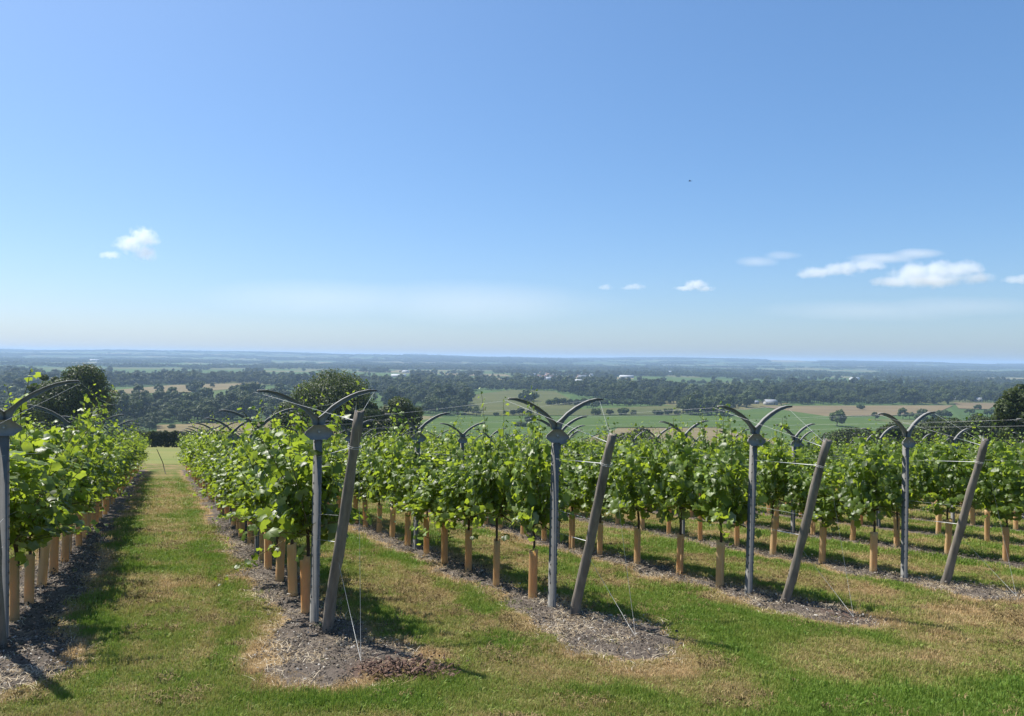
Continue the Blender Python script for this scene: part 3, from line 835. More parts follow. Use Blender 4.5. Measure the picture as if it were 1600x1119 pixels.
def vine_forms(seed, tall=False, lean=0.0, lo=False):
    """foliage, canes, trunk of one vine; x across the row, y along it"""
    rg = np.random.default_rng(seed)
    LP, LN, LS, LT = [], [], [], []          # mature leaves
    TP, TN, TS, TT = [], [], [], []          # young tip leaves
    canes = MB()
    ns = 24
    for i in range(ns):
        y0 = rg.uniform(-.41, .41); side = 1 if i % 2 else -1
        if i < 17:
            L = rg.uniform(.45, 1.08); d0 = np.array([side*rg.uniform(.05, .55), rg.normal(0, .2), 1.0]); droop = rg.uniform(.0, .3)
        else:
            L = rg.uniform(.35, .62); d0 = np.array([side*rg.uniform(.7, 1.3), rg.normal(0, .3), rg.uniform(.15, .6)]); droop = rg.uniform(.5, 1.3)
        if tall and i < 3: L = rg.uniform(1.15, 1.4); d0 = np.array([side*.18, rg.normal(0, .15), 1.0]); droop = 0
        d0 /= np.linalg.norm(d0)
        p = np.array([side*.03, y0, rg.uniform(.74, .86)]); m = max(6, int(L/.045)); path = [p.copy()]
        d = d0.copy()
        for j in range(m):
            d = d + np.array([rg.normal(0, .05), rg.normal(0, .05), -droop*.055]); d /= np.linalg.norm(d)
            p = p + d*L/m; path.append(p.copy())
            t = (j+1)/m
            outw = np.array([side*(.6 if j % 2 else -.2), rg.normal(0, .7), .5])
            pet = outw/np.linalg.norm(outw)*rg.uniform(.03, .075)
            sz = rg.uniform(.066, .125)*(1-.55*max(0, t-.55)/.45)
            nn = np.array([np.sign(p[0]+.001)*.55, 0, .62])+.52*rg.normal(size=3)
            tgt = (TP, TN, TS, TT) if t > .84 and i < 17 else (LP, LN, LS, LT)
            if t > .86: sz *= .75
            tgt[0].append(p+pet); tgt[1].append(nn); tgt[2].append(sz); tgt[3].append(pet*6+np.array([0, 0, -.6]))
        canes.tube(np.array(path)[::2] if len(path) > 6 else np.array(path), np.linspace(.005, .002, len(np.array(path)[::2]) if len(path) > 6 else len(path)), 4, False)
    # dense shell so the wall of leaves closes
    n = 210
    ang = rg.uniform(-.38*math.pi, 1.38*math.pi, n); yy = np.clip(rg.normal(0, .22, n), -.45, .45)
    rad = rg.uniform(.6, 1.05, n)
    hw = .26+.06*np.sin(yy*5+seed); zc = 1.07; hz = .46+.09*np.sin(yy*7+seed*1.7)
    px_ = np.cos(ang)*hw*rad; pz = zc+np.sin(ang)*hz*rad
    for q in range(n):
        LP.append(np.array([px_[q], yy[q], pz[q]])); LN.append(np.array([np.cos(ang[q])*.9, 0, np.sin(ang[q])*.5+.45])+.5*rg.normal(size=3))
        LS.append(rg.uniform(.07, .122)); LT.append(np.array([0, 0, -1.0]))
    LP = np.array(LP); keep = LP[:, 2] > .55+.05*np.sin(LP[:, 1]*17+seed)
    f = lambda a: np.array(a)
    V1, F1 = leaves(LP[keep], f(LN)[keep], f(LS)[keep], rg, f(LT)[keep], lo)
    V2, F2 = leaves(f(TP), f(TN), f(TS), rg, f(TT), lo)
    fol = np_mesh('foliage', np.vstack([V1, V2]), np.vstack([F1, F2+len(V1)]), [M['vine_leaf'], M['vine_tip']], False, np.concatenate([np.zeros(len(F1)), np.ones(len(F2))]))
    cm = canes.mesh('canes', M['cane'])
    tr = MB()
    o1, o2 = np.clip(rg.normal(0, .006, 2), -.011, .011)
    tr.tube([(0, 0, -.05), (o1, o2, .3), (o1*2, o2*.5, .58), (0, 0, .76)], [.019, .016, .015, .014], 7)
    for s in (-1, 1): tr.tube([(0, 0, .75), (.01, s*.12, .79), (0, s*.42, .77)], [.012, .010, .006], 6)
    return fol, cm, tr.mesh('trunk', M['bark'], True)

FORMS = [vine_forms(1000+i, tall=(i % 2 == 0)) for i in range(14)]
LOFORMS = [vine_forms(2000+i, tall=(i % 2 == 0), lo=True)[0] for i in range(6)]

def guard_mesh(seed):
    rg = np.random.default_rng(seed)
    mb = MB(); n = 14; hgt = .55+rg.uniform(-.02, .02); r = .043; th = .004
    def ring(rad, z, j=0.0):
        t = np.arange(n)*2*math.pi/n + .25
        sq = 1+.10*np.cos(4*t)                 # softly squared, folded sheet
        return np.stack([np.cos(t)*rad*sq, np.sin(t)*rad*sq, z+j*np.cos(t-1.0)], 1)
    rings = [ring(r*1.02, -.04), ring(r, .12), ring(r*.985, .3), ring(r*1.0, hgt*.9), ring(r*1.03, hgt, .008), ring((r-th)*1.03, hgt, .008), ring(r-th, hgt*.9), ring(r-th, .1)]
    mb.loft(rings, cap=False)
    # the overlapping seam of the sheet
    a = .25+rg.uniform(0, 6)
    c, s = math.cos(a), math.sin(a)
    mb.add([(c*r*1.09-s*w, s*r*1.09+c*w, z) for z in (-.03, hgt*.97) for w in (-.007, .007)], [(0, 1, 3, 2)])
    return mb.mesh('vine_guard', M['guard'], True)
GUARDS = [guard_mesh(40+i) for i in range(5)]

def in_view(x, y, m=1.5):
    return y > 2 and abs(x) < y*.70+m

def picture_size(x, y): return 1.0/math.hypot(x, y)*(1 if abs(x) < y*.70+.3 else .3)

rgv = np.random.default_rng(3)
slots = []
for k in ROW_V:
    nv = int((U_END-ROW_U0[k]-.4)/VS)
    for i in range(nv):
        u = ROW_U0[k] + (.40 if k else .5) + i*VS + rgv.normal(0, .03)
        v = ROW_V[k]+rgv.normal(0, .02)
        x, y = xy(u, v)
        if k < 0 and u < 14: continue
        if in_view(x, y): slots.append((picture_size(x, y), k, i, u, v, x, y))
slots.sort(reverse=True)
NEAR, REST = slots[:300], slots[300:]
EMPTY_GUARDS = set()
FEWER = {(3, 1): .8}
for (ps, k, i, u, v, x, y) in NEAR:
    z = gz(x, y)
    g = obj('vine_guard', GUARDS[rgv.integers(5)], None, (x, y, z-.02))
    tl = np.clip(rgv.normal(0, .022, 2), -.04, .04)
    if k == 1 and i == 1: tl = (.05, .03)
    if k == 0 and i == 2: tl = (.02, .06)
    g.rotation_euler = (tl[0], tl[1], rgv.uniform(0, 6.28)); s = rgv.uniform(.95, 1.06); g.scale = (s, s, rgv.uniform(.94, 1.05))
    tag(g, ('bare tan tube guard, ' if (k, i) in EMPTY_GUARDS else 'tan tube guard, ')+'%s from the front of the %s' % (ordw(i+1), rown(k)), 'tube guard', 'tube guards around the vines')
    if (k, i) in EMPTY_GUARDS: continue
    root = empty('grape_vine', (x, y, z), -(-ROW_A) if False else ROW_A + (math.pi if rgv.uniform() < .5 else 0))
    fm = FORMS[rgv.integers(len(FORMS))]
    hs = rgv.uniform(.82, 1.14)
    if i < 2 and k in (1, 2): fm = FORMS[(4*(k+i)) % 14]; hs = 1.04
    root.scale = (rgv.uniform(.85, 1.2)+(.14 if k == 1 else 0), rgv.uniform(.85, 1.05) if k < 2 else rgv.uniform(.82, 1.0), hs)
    o = obj('foliage', fm[0], root); o['kind'] = 'stuff'
    obj('canes', fm[1], obj('trunk', fm[2], root))
    tag(root, 'green leafy grapevine, %s from the front of the %s' % (ordw(i+1), rown(k)), 'grapevine', 'grapevines in the rows')
if REST:
    n = len(REST); P = np.array([(s[5], s[6], gz(s[5], s[6])) for s in REST])
    rot = np.zeros((n, 3)); rot[:, 2] = ROW_A+math.pi*(rgv.uniform(size=n) < .5)
    sc_ = np.stack([rgv.uniform(.95, 1.15, n), np.ones(n), rgv.uniform(.93, 1.06, n)], 1)
    tag(scatter('far_vine_foliage', P, rot, sc_, rgv.integers(0, len(LOFORMS), n), LOFORMS), 'leafy mass of the farthest vines at the ends of the rows', 'grapevines', kind='stuff')
    tag(scatter('far_vine_guards', P, rot*0, np.ones((n, 3)), rgv.integers(0, 5, n), GUARDS), 'tan tube guards under the farthest vines', 'tube guards', kind='stuff')

# ------------------------------------------------------------------ winged trellis posts
def post_meshes():
    mb = MB()                              # channel section shaft
    w, d, t = .034, .046, .006
    prof = [(-w, 0), (w, 0), (w, d), (w-.012, d), (w-.012, d-t), (w-t, d-t), (w-t, t), (.009, t), (.006, t+.004), (-.006, t+.004), (-.009, t), (-w+t, t), (-w+t, d-t), (-w+.012, d-t), (-w+.012, d), (-w, d)]
    prof = [(a, b-d/2) for a, b in prof]
    mb.loft([[(a, b, z) for a, b in prof] for z in (-.4, 1.66)])
    for z in np.arange(.25, 1.6, .09):      # punched hooks along both edges
        for s in (-1, 1): mb.box((s*w-.004, -d/2-.003, z), (s*w+.004, -d/2+.004, z+.022))
    shaft = mb.mesh('shaft', M['shaft'])
    up = np.array([(.0, 1.822), (.03, 1.846), (.05, 1.862), (.085, 1.895), (.115, 1.922), (.2, 1.978), (.28, 2.018), (.35, 2.045), (.44, 2.064), (.515, 2.062)])
    lo = np.array([(.0, 1.745), (.05, 1.757), (.058, 1.795), (.082, 1.838), (.123, 1.880), (.205, 1.934), (.28, 1.978), (.346, 2.009), (.44, 2.036), (.518, 2.045)])
    wings = []
    for s in (-1, 1):
        mb = MB(); rings = []
        for i in range(len(up)):
            U, L = up[i], lo[i]; dv = (U-L)/np.linalg.norm(U-L)*.006
            fr, bk, dp = -.028, .004, -.004
            pts = [(U, fr), (U, bk), (L, bk), (L, fr), (L+dv, fr), (L+dv, dp), (U-dv, dp), (U-dv, fr)]
            rings.append([(s*p[0], yy, p[1]) for p, yy in pts])
        mb.loft(rings); wings.append(mb.mesh('wing', M['steel']))
    mb = MB()
    half = [(.052, 1.76), (.13, 1.695), (.135, 1.672), (.06, 1.632), (.034, 1.618)]
    out = [(-a, b) for a, b in reversed(half)]+half
    # plate with folded edge
    pts = half+[(-a, b) for a, b in reversed(half)]
    pts = [(.046, 1.757), (.118, 1.700), (.124, 1.678), (.058, 1.628), (-.058, 1.628), (-.124, 1.678), (-.118, 1.700), (-.046, 1.757)]
    mb.loft([[(a, -.036, b) for a, b in pts], [(a, -.0295, b) for a, b in pts]])
    for s in (-1, 1): mb.add([(s*.118, -.036, 1.700), (s*.124, -.036, 1.678), (s*.058, -.036, 1.628), (s*.118, -.052, 1.704), (s*.127, -.052, 1.676), (s*.06, -.052, 1.624)], [(0, 1, 4, 3), (1, 2, 5, 4)])
    plate = mb.mesh('gusset_plate', M['steel'])
    mb = MB()
    mb.tube([(0, -.034, 1.70), (0, -.047, 1.70)], .011, 6)
    bolt = mb.mesh('bolt', M['wire'])
    return shaft, wings, plate, bolt
PSH, PWG, PPL, PBT = post_meshes()
posts = []
for k in ROW_V:
    np_ = int((U_END-ROW_U0[k])/PS)+1
    for i in range(np_):
        u = ROW_U0[k]+i*PS; x, y = xy(u, ROW_V[k])
        if k < 0 and u < 14: continue
        if not in_view(x, y): continue
        root = empty('trellis_post', (x, y, gz(x, y)), ROW_A)
        root.rotation_euler = (rgv.normal(0, .012), rgv.normal(0, .012)+(.02 if k == 3 and i == 0 else 0), ROW_A+rgv.normal(0, .04))
        obj('shaft', PSH, root)
        for wm in PWG: obj('wing', wm, root)
        obj('bolt', PBT, obj('gusset_plate', PPL, root))
        tag(root, ('grey winged post, %s from the front of the %s' if k < 0 else 'grey gull-winged steel trellis post, %s from the front of the %s') % (ordw(i+1), rown(k)), 'trellis post', 'winged trellis posts')
        posts.append((k, i))

# ------------------------------------------------------------------ leaning end posts, wires, guys
def W3(u, v, h): x, y = xy(u, v); return (x, y, gz(x, y)+h)
LEAN = {1: (.55, .13, 1.90), 2: (.58, .02, 1.76), 3: (.50, .0, 1.74), 4: (.46, .0, 1.78)}
def brace(k):
    out_, side, hh = LEAN.get(k, (.5, .0, 1.76))
    rg = np.random.default_rng(60+k)
    ub, vb = ROW_U0[k]-{1: .36, 2: .38, 0: .36}.get(k, .50), ROW_V[k]+.03
    b = Vector(W3(ub, vb, 0)); tx, ty = xy(ub-out_, vb+side)
    top = Vector((tx, ty, b.z+hh))
    d = top-b
    mb = MB(); m = 16; n = 12; rings = []
    ex = Vector((0, 0, 1)).cross(d).normalized(); ey = d.normalized().cross(ex)
    for i in range(m+1):
        t = -.12+1.12*i/m
        c = d*t + ex*(.004*math.sin(i*.7+k)) + ey*(.003*math.sin(i*1.1+2*k))
        rr = (.047-.009*t)*(1+.05*math.sin(i*1.7+k*2))
        ring = []
        for j in range(n):
            a = j*2*math.pi/n; q = rr*(1+.09*rg.normal()*.6)
            if i == m: c2 = c + d.normalized()*rg.uniform(-.025, .012)
            else: c2 = c
            ring.append(c2 + ex*(q*math.cos(a)) + ey*(q*math.sin(a)))
        rings.append([tuple(p) for p in ring])
    mb.loft(rings)
    o = obj('end_post', mb.mesh('end_post', M['wood'], False), None, b)
    tag(o, 'grey leaning wooden end post at the front of the %s' % rown(k), 'end post', 'leaning end posts')
    # white twine wraps where the wires are tied
    for hh_ in (.85,):
        c = d*hh_
        w = MB(); t = np.linspace(0, 4*math.pi, 22)
        w.tube([tuple(c + ex*(.055*math.cos(a)) + ey*(.055*math.sin(a)) + d.normalized()*(.0022*a-.01)) for a in t], .0013, 4)
        obj('wire_tie', w.mesh('wire_tie', M['rope']), o)
    w = MB(); c = d*.99
    w.tube([tuple(c-ex*.03), tuple(c-ex*.034+Vector((0, 0, .04))), tuple(c-ex*.03+Vector((0, 0, .085)))], .004, 5)
    obj('wire_end', w.mesh('wire_end', M['wire']), o)
    return b, d
BR = {}
for k in ROW_V:
    x, y = xy(ROW_U0[k]-.36, ROW_V[k])
    if k >= 0 and in_view(x, y, 1.6): BR[k] = brace(k)

def wire_obj(name, pts, r, label, cat='wire', group='trellis wires', mat='wire'):
    mb = MB(); mb.tube(pts, r, 5)
    return tag(obj(name, mb.mesh(name, M[mat])), label, cat, group)
WNAMES = [('lowest', 0, .755, .43), ('second-lowest', 0, .975, .55), ('middle', 0, 1.47, .85), ('left wing-tip', -.515, 2.045, .955), ('right wing-tip', .515, 2.045, .975)]
for k in ROW_V:
    for (wn_, off, h, bt) in (WNAMES if k < 7 else WNAMES[2:3]):
        pts = []
        if k in BR:
            b, d = BR[k]; pts.append(tuple(b+d*bt))
        np_ = int((U_END-ROW_U0[k])/PS)+1
        for i in range(np_):
            u = ROW_U0[k]+i*PS; x, y = xy(u, ROW_V[k]+off)
            if k < 0 and u < 14: continue
            if not in_view(x, y, 3.0): continue
            if pts and k in BR or len(pts) > 0:
                a = np.array(pts[-1]); e = np.array(W3(u, ROW_V[k]+off, h))
                if i: pts.append(tuple((a+e)/2-np.array([0, 0, .018])))
            px_, py_ = xy(u, ROW_V[k]); zz = gz(px_, py_)+h
            pts.append((x, y, zz))
        if len(pts) > 1: wire_obj('trellis_wire', pts, .0013 if k < 4 else .0009, '%s steel wire strung along the %s' % (wn_, rown(k)))
for k, (b, d) in BR.items():
    ax, ay = xy(ROW_U0[k]-1.27, ROW_V[k]+.10)
    A = Vector((ax, ay, gz(ax, ay)+.02))
    wire_obj('guy_wire', [tuple(b+d*.955), tuple((b+d*.955+A)/2), tuple(A)], .0011, 'long guy wire from end post top to ground, %s' % rown(k), 'guy wire', 'guy wires of the end posts')
    wire_obj('guy_wire', [tuple(b+d*.36), tuple((b+d*.36+A)/2), tuple(A)], .0014, 'short guy wire from middle of end post to ground, %s' % rown(k), 'guy wire', 'guy wires of the end posts')
    # white twine tails from the ties back to the row
    for bt, off, h, f in ((.955, -.515, 2.045, .22), (.85, 0, 1.47, .55), (.43, 0, .755, .45)):
        x, y = xy(ROW_U0[k], ROW_V[k]+off); e = Vector((x, y, gz(*xy(ROW_U0[k], ROW_V[k]))+h)); s0 = b+d*bt
        wire_obj('twine', [tuple(s0), tuple(s0+(e-s0)*f*.5), tuple(s0+(e-s0)*f)], .0030, 'white twine on the %s wire at the end post, %s' % ({.955: 'left wing-tip', .85: 'middle', .43: 'lowest'}[bt], rown(k)), 'twine', 'twine ties on the end posts', 'rope')

# stake leaning in the far end of the aisle
x, y = xy(39.0, -.05)
mb = MB(); mb.tube([(.25, 0, 0), (.1, 0, .6), (-.2, 0, 1.25)], [.02, .018, .014], 7)
tag(obj('stake', mb.mesh('stake', M['wood'], True), None, (x, y, gz(x, y)-.05)), 'thin leaning stake at the far end of the first aisle', 'stake')

# stray shoots hanging low and standing tall
def stray_shoot(name, base, dirs, n, size, label, mat='vine_tip', seed=0):
    rg = np.random.default_rng(seed); b = Vector(base)
    P = [np.zeros(3)]; 
    for dv, ln in dirs:
        dv = np.array(dv, float); dv /= np.linalg.norm(dv)
        for _ in range(4): P.append(P[-1]+dv*ln/4+rg.normal(0, .008, 3))
    P = np.array(P); mb = MB(); mb.tube(P, np.linspace(.005, .002, len(P)), 5)
    o = obj(name, mb.mesh(name, M['cane']), None, b)
    t = np.linspace(.12, 1, n)*(len(P)-1); i0 = np.clip(t.astype(int), 0, len(P)-2); f = (t-i0)[:, None]
    Q = P[i0]*(1-f)+P[i0+1]*f + rg.normal(0, .05, (n, 3))
    V, Fx = leaves(Q, np.array([-.2, -.3, .7])+.55*rg.normal(size=(n, 3)), size*rg.uniform(.6, 1.25, n)*np.linspace(1.1, .55, n), rg)
    l = obj('foliage', np_mesh('foliage', V, Fx, [M[mat]]), o); l['kind'] = 'stuff'
    return tag(o, label, 'vine shoot')
stray_shoot('vine_shoot', W3(7.55, 1.10, .62), [((-.9, -.2, -.6), .35), ((-1, -.3, -.5), .35)], 15, .09, 'low leafy shoot sagging from the second row into the first aisle', 'vine_leaf', 1)
stray_shoot('vine_shoot', W3(9.6, 3.35, .30), [((-.6, -.5, .35), .2), ((.1, -.6, .25), .12)], 14, .085, 'pale green sucker sprouting low beside a guard in the third row', 'vine_tip', 2)
stray_shoot('vine_shoot', W3(9.7, 3.45, .30), [((.9, -.3, .3), .3)], 8, .08, 'pale green sucker reaching right from a guard in the third row', 'vine_tip', 3)
stray_shoot('vine_shoot', W3(7.25, -1.06, 1.55), [((.05, 0, 1), .35), ((.25, 0, 1), .28)], 16, .085, 'tall bright shoot standing above the first post of the leftmost row', 'vine_tip', 4)
stray_shoot('vine_shoot', W3(10.5, 3.2, 1.45), [((0, 0, 1), .4), ((-.12, 0, 1), .38)], 22, .095, 'tall leafy shoot rising high above the third row near the small dark tree', 'vine_tip', 5)
stray_shoot('vine_shoot', W3(8.0, 8.15, 1.5), [((0, 0, 1), .35), ((.1, 0, 1), .2)], 14, .09, 'tall shoot above the fifth row near its first post', 'vine_leaf', 6)
stray_shoot('vine_shoot', W3(6.5, 3.40, 1.3), [((.0, 0, 1), .3), ((.06, 0, 1), .3)], 16, .09, 'yellow green shoot between the wings of the third row front post', 'vine_tip', 7)
stray_shoot('vine_shoot', W3(6.7, 1.05, 1.35), [((-.05, 0, 1), .3), ((-.1, 0, 1), .25)], 12, .085, 'short bright shoot beside the second row front post', 'vine_tip', 8)

# ------------------------------------------------------------------ grass, chips, straw, clods
def tuft_mesh(seed, nb, h, w, spread, mat, lay=.5):
    rg = np.random.default_rng(seed); V = []; Fq = []; F3 = []
    for i in range(nb):
        a = rg.uniform(0, 6.28); r = spread*math.sqrt(rg.uniform()); bx, by = r*math.cos(a), r*math.sin(a)
        d = rg.uniform(0, 6.28); ln = h*rg.uniform(.55, 1.25); le = rg.uniform(.1, 1)*lay
        dx, dy = math.cos(d), math.sin(d); sx, sy = -dy*w*.5, dx*w*.5
        n = len(V)
        m1 = (bx+dx*ln*.35*le, by+dy*ln*.35*le, ln*.62*(1-.3*le)); tp = (bx+dx*ln*le, by+dy*ln*le, ln*(1-.55*le))
        V += [(bx-sx, by-sy, -.006), (bx+sx, by+sy, -.006), (m1[0]+sx*.8, m1[1]+sy*.8, m1[2]), (m1[0]-sx*.8, m1[1]-sy*.8, m1[2]), tp]
        Fq.append((n, n+1, n+2, n+3)); F3.append((n+3, n+2, n+4))
    return np_mesh('tuft', V, [np.array(Fq), np.array(F3)], [mat])
TUFT = [tuft_mesh(10+i, 16, .036, .0042, .05, M['blade'], .8) for i in range(5)]+[tuft_mesh(20+i, 9, .05, .013, .02, M['blade'], 1.3) for i in range(2)]+[tuft_mesh(25, 12, .085, .0045, .03, M['blade'], .9)]
def build_grass():
    rg = np.random.default_rng(9)
    Px = []
    for (r0, r1, dens, s) in [(3.7, 5.4, 1500, .85), (5.4, 8.0, 950, 1.0), (8, 12, 430, 1.35), (12, 19, 190, 1.9), (19, 34, 70, 2.8)]:
        area = .5*(r1*r1-r0*r0)*R(78)
        n = int(area*dens)
        r = np.sqrt(rg.uniform(r0*r0, r1*r1, n)); a = rg.uniform(R(-39), R(39), n)
        Px.append(np.stack([np.sin(a)*r, np.cos(a)*r, np.full(n, s)], 1))
    P = np.vstack(Px); x, y, s = P.T
    sd = soil_sd(x, y)+.10*(rg.uniform(size=len(x))-.5); dry = dryness(x, y)
    p = sstep(-.06, .14, sd)*(1-.45*sstep(.5, 1.0, dry))
    p = np.maximum(p, .03+.10*(fbm(x*2.5, y*2.5, 33, 3) > .6))
    ok = rg.uniform(size=len(x)) < p
    x, y, s, dry, sd = x[ok], y[ok], s[ok], dry[ok], sd[ok]
    lush = sstep(.45, .1, dry)
    n = len(x)
    z = height(x, y)+.035*(fbm(x*1.3, y*1.3, 71, 3)-.5)-.012
    rot = np.stack([rg.normal(0, .12, n), rg.normal(0, .12, n), rg.uniform(0, 6.28, n)], 1)
    big = (fbm(x*1.7, y*1.7, 121, 3) > .62)
    hs = (.75+.35*lush+.25*big)*rg.uniform(.6, 1.3, n)
    sc_ = np.stack([s, s, hs*s**.6], 1)
    o = scatter('lawn_grass', np.stack([x, y, z], 1), rot, sc_, np.where(rg.uniform(size=n) < .035, rg.integers(5, 8, n), rg.integers(0, 5, n)), TUFT, {'dry': np.clip(dry+rg.normal(0, .08, n), 0, 1)})
    tag(o, 'mown grass, part green and part scorched, between the vine rows', 'grass', kind='stuff')
    print('grass tufts', n)
build_grass()

def chip_mesh(seed, mat, n=7, sp=.09):
    rg = np.random.default_rng(seed); mb = MB()
    for i in range(n):
        c = np.array([*rg.uniform(-sp, sp, 2), .004]); L, w, h = rg.uniform(.004, .018), rg.uniform(.003, .009), rg.uniform(.002, .006)
        a = rg.uniform(0, 6.28); ca, sa = math.cos(a), math.sin(a)
        pts = []
        for (px_, py_, pz) in [(-1, -.6, 0), (.7, -1, 0), (1, .5, 0), (-.5, 1, 0), (-.7, -.4, 1), (.5, -.6, .8), (.6, .4, 1), (-.3, .6, .9)]:
            X, Y = px_*L*rg.uniform(.7, 1.2), py_*w*rg.uniform(.7, 1.2)
            pts.append(c+np.array([X*ca-Y*sa, X*sa+Y*ca, pz*h]))
        mb.add(pts, [(4, 5, 6, 7), (0, 1, 5, 4), (1, 2, 6, 5), (2, 3, 7, 6), (3, 0, 4, 7)])
    return mb.mesh('chips', mat)
CH = [chip_mesh(70+i, M['chip']) for i in range(5)]
STR = [tuft_mesh(90+i, 12, .075, .0032, .08, M['straw'], 1.7) for i in range(4)]
CLD = [tuft_mesh(110+i, 26, .034, .005, .05, M['clod'], 1.5) for i in range(4)]
ERT = [chip_mesh(130+i, M['earth'], 6, .07) for i in range(3)]
def ground_litter():
    rg = np.random.default_rng(19)
    def cand(n, r0, r1):
        r = np.sqrt(rg.uniform(r0*r0, r1*r1, n)); a = rg.uniform(R(-39), R(39), n); return np.sin(a)*r, np.cos(a)*r
    def put(name, x, y, dz, s, forms, label, cat, tilt=.15, zs=1.0):
        n = len(x); z = height(x, y)+.035*(fbm(x*1.3, y*1.3, 71, 3)-.5)+dz
        rot = np.stack([rg.normal(0, tilt, n), rg.normal(0, tilt, n), rg.uniform(0, 6.28, n)], 1)
        tag(scatter(name, np.stack([x, y, z], 1), rot, np.stack([s, s, s*zs], 1), rg.integers(0, len(forms), n), forms), label, cat, kind='stuff')
    x, y = cand(60000, 3, 16); sd = soil_sd(x, y); ok = (sd < .02) & (rg.uniform(size=len(x)) < .9); x, y = x[ok], y[ok]
    sdk = sd[ok]; m0 = .05*sstep(.05, -.25, sdk)*(.3+.7*fbm(x*4, y*4, 81, 2))-.012
    put('bark_chips', x, y, m0, rg.uniform(.4, 1.25, len(x)), CH, 'grey bark chips and stones on the bare strips under the vines', 'chips', .3)
    x, y = cand(60000, 3, 14); sd = soil_sd(x, y); u, v = uv(x, y)
    pr = np.where(np.abs(sd-.06) < .13, .22, 0)+np.where((sd < -.05) & (u < 6.0), .45*(fbm(x*2, y*2, 7, 3) > .55), 0)+np.where(sd < 0, .05, 0)
    ok = rg.uniform(size=len(x)) < pr; x, y = x[ok], y[ok]
    m0 = .05*sstep(.05, -.25, sd[ok])*(.3+.7*fbm(x*4, y*4, 81, 2))-.012
    put('dead_straw', x, y, m0+.002, rg.uniform(.6, 1.3, len(x)), STR, 'pale dead straw along the edges and ends of the bare strips', 'straw', .06, .22)
    x, y = cand(42000, 4, 15); sd = soil_sd(x, y)
    nz = fbm(x*1.9, y*2.6, 203, 4); dr = dryness(x, y)
    ok = (sd > .1) & (rg.uniform(size=len(x)) < .9*sstep(.52, .62, nz)*(.35+.65*sstep(.2, .5, dr))); x, y = x[ok], y[ok]
    put('mown_clippings', x, y, .002, rg.uniform(.5, 1.25, len(x)), CLD, 'brown clumps of old clippings lying on the grass', 'clippings', .3, .6)
    ax, ay = xy(ROW_U0[1]-1.58, ROW_V[1]+.36)
    n = 150; x = ax+np.clip(rg.normal(0, .17, n), -.34, .34); y = ay+np.clip(rg.normal(0, .08, n), -.15, .15)
    put('red_earth_crumbs', x, y, rg.uniform(0, .03, n)*np.exp(-((x-ax)/.3)**2), rg.uniform(.6, 1.7, n), ERT, 'dug reddish earth crumbs around the guy wire anchor of the second row', 'earth', .5)
ground_litter()

# ------------------------------------------------------------------ bird
def bird():
    d = 55.0; a = (1078-800)/1150; b = -(283-559.5)/1150
    c, s = math.cos(ROLL), math.sin(ROLL)
    p = (d*(a*c-b*s), d, CAM_H+d*(a*s+b*c))
    rings = []
    for y_, r in [(-.11, .004), (-.08, .018), (-.03, .030), (.03, .026), (.07, .016), (.085, .018), (.105, .012), (.13, .002)]:
        t = np.arange(8)*math.pi/4; rings.append(np.stack([np.cos(t)*r, np.full(8, y_), np.sin(t)*r*.9], 1))
    mb = MB(); mb.loft(rings)
    for s_ in (-1, 1):
        top = [(0, .03, .012), (s_*.09, .045, .05), (s_*.19, -.01, .035)]; bt = [(0, -.045, .010), (s_*.09, -.03, .045), (s_*.17, -.035, .034)]
        mb.add(top+bt+[(p_[0], p_[1], p_[2]-.006) for p_ in top+bt], [(0, 1, 4, 3), (1, 2, 5, 4), (6, 9, 10, 7), (7, 10, 11, 8), (0, 6, 7, 1), (1, 7, 8, 2), (2, 8, 11, 5), (3, 4, 10, 9), (4, 5, 11, 10)])
    mb.add([(-.012, -.1, .002), (.012, -.1, .002), (.03, -.18, .002), (-.03, -.18, .002), (-.012, -.1, -.003), (.012, -.1, -.003), (.03, -.18, -.003), (-.03, -.18, -.003)],
           [(0, 1, 2, 3), (7, 6, 5, 4), (0, 4, 5, 1), (1, 5, 6, 2), (2, 6, 7, 3), (3, 7, 4, 0)])
    o = obj('bird', mb.mesh('bird', M['feather'], True), None, p, 1.2)
    tag(o, 'tiny dark bird flying high in the open blue sky', 'bird')
bird()

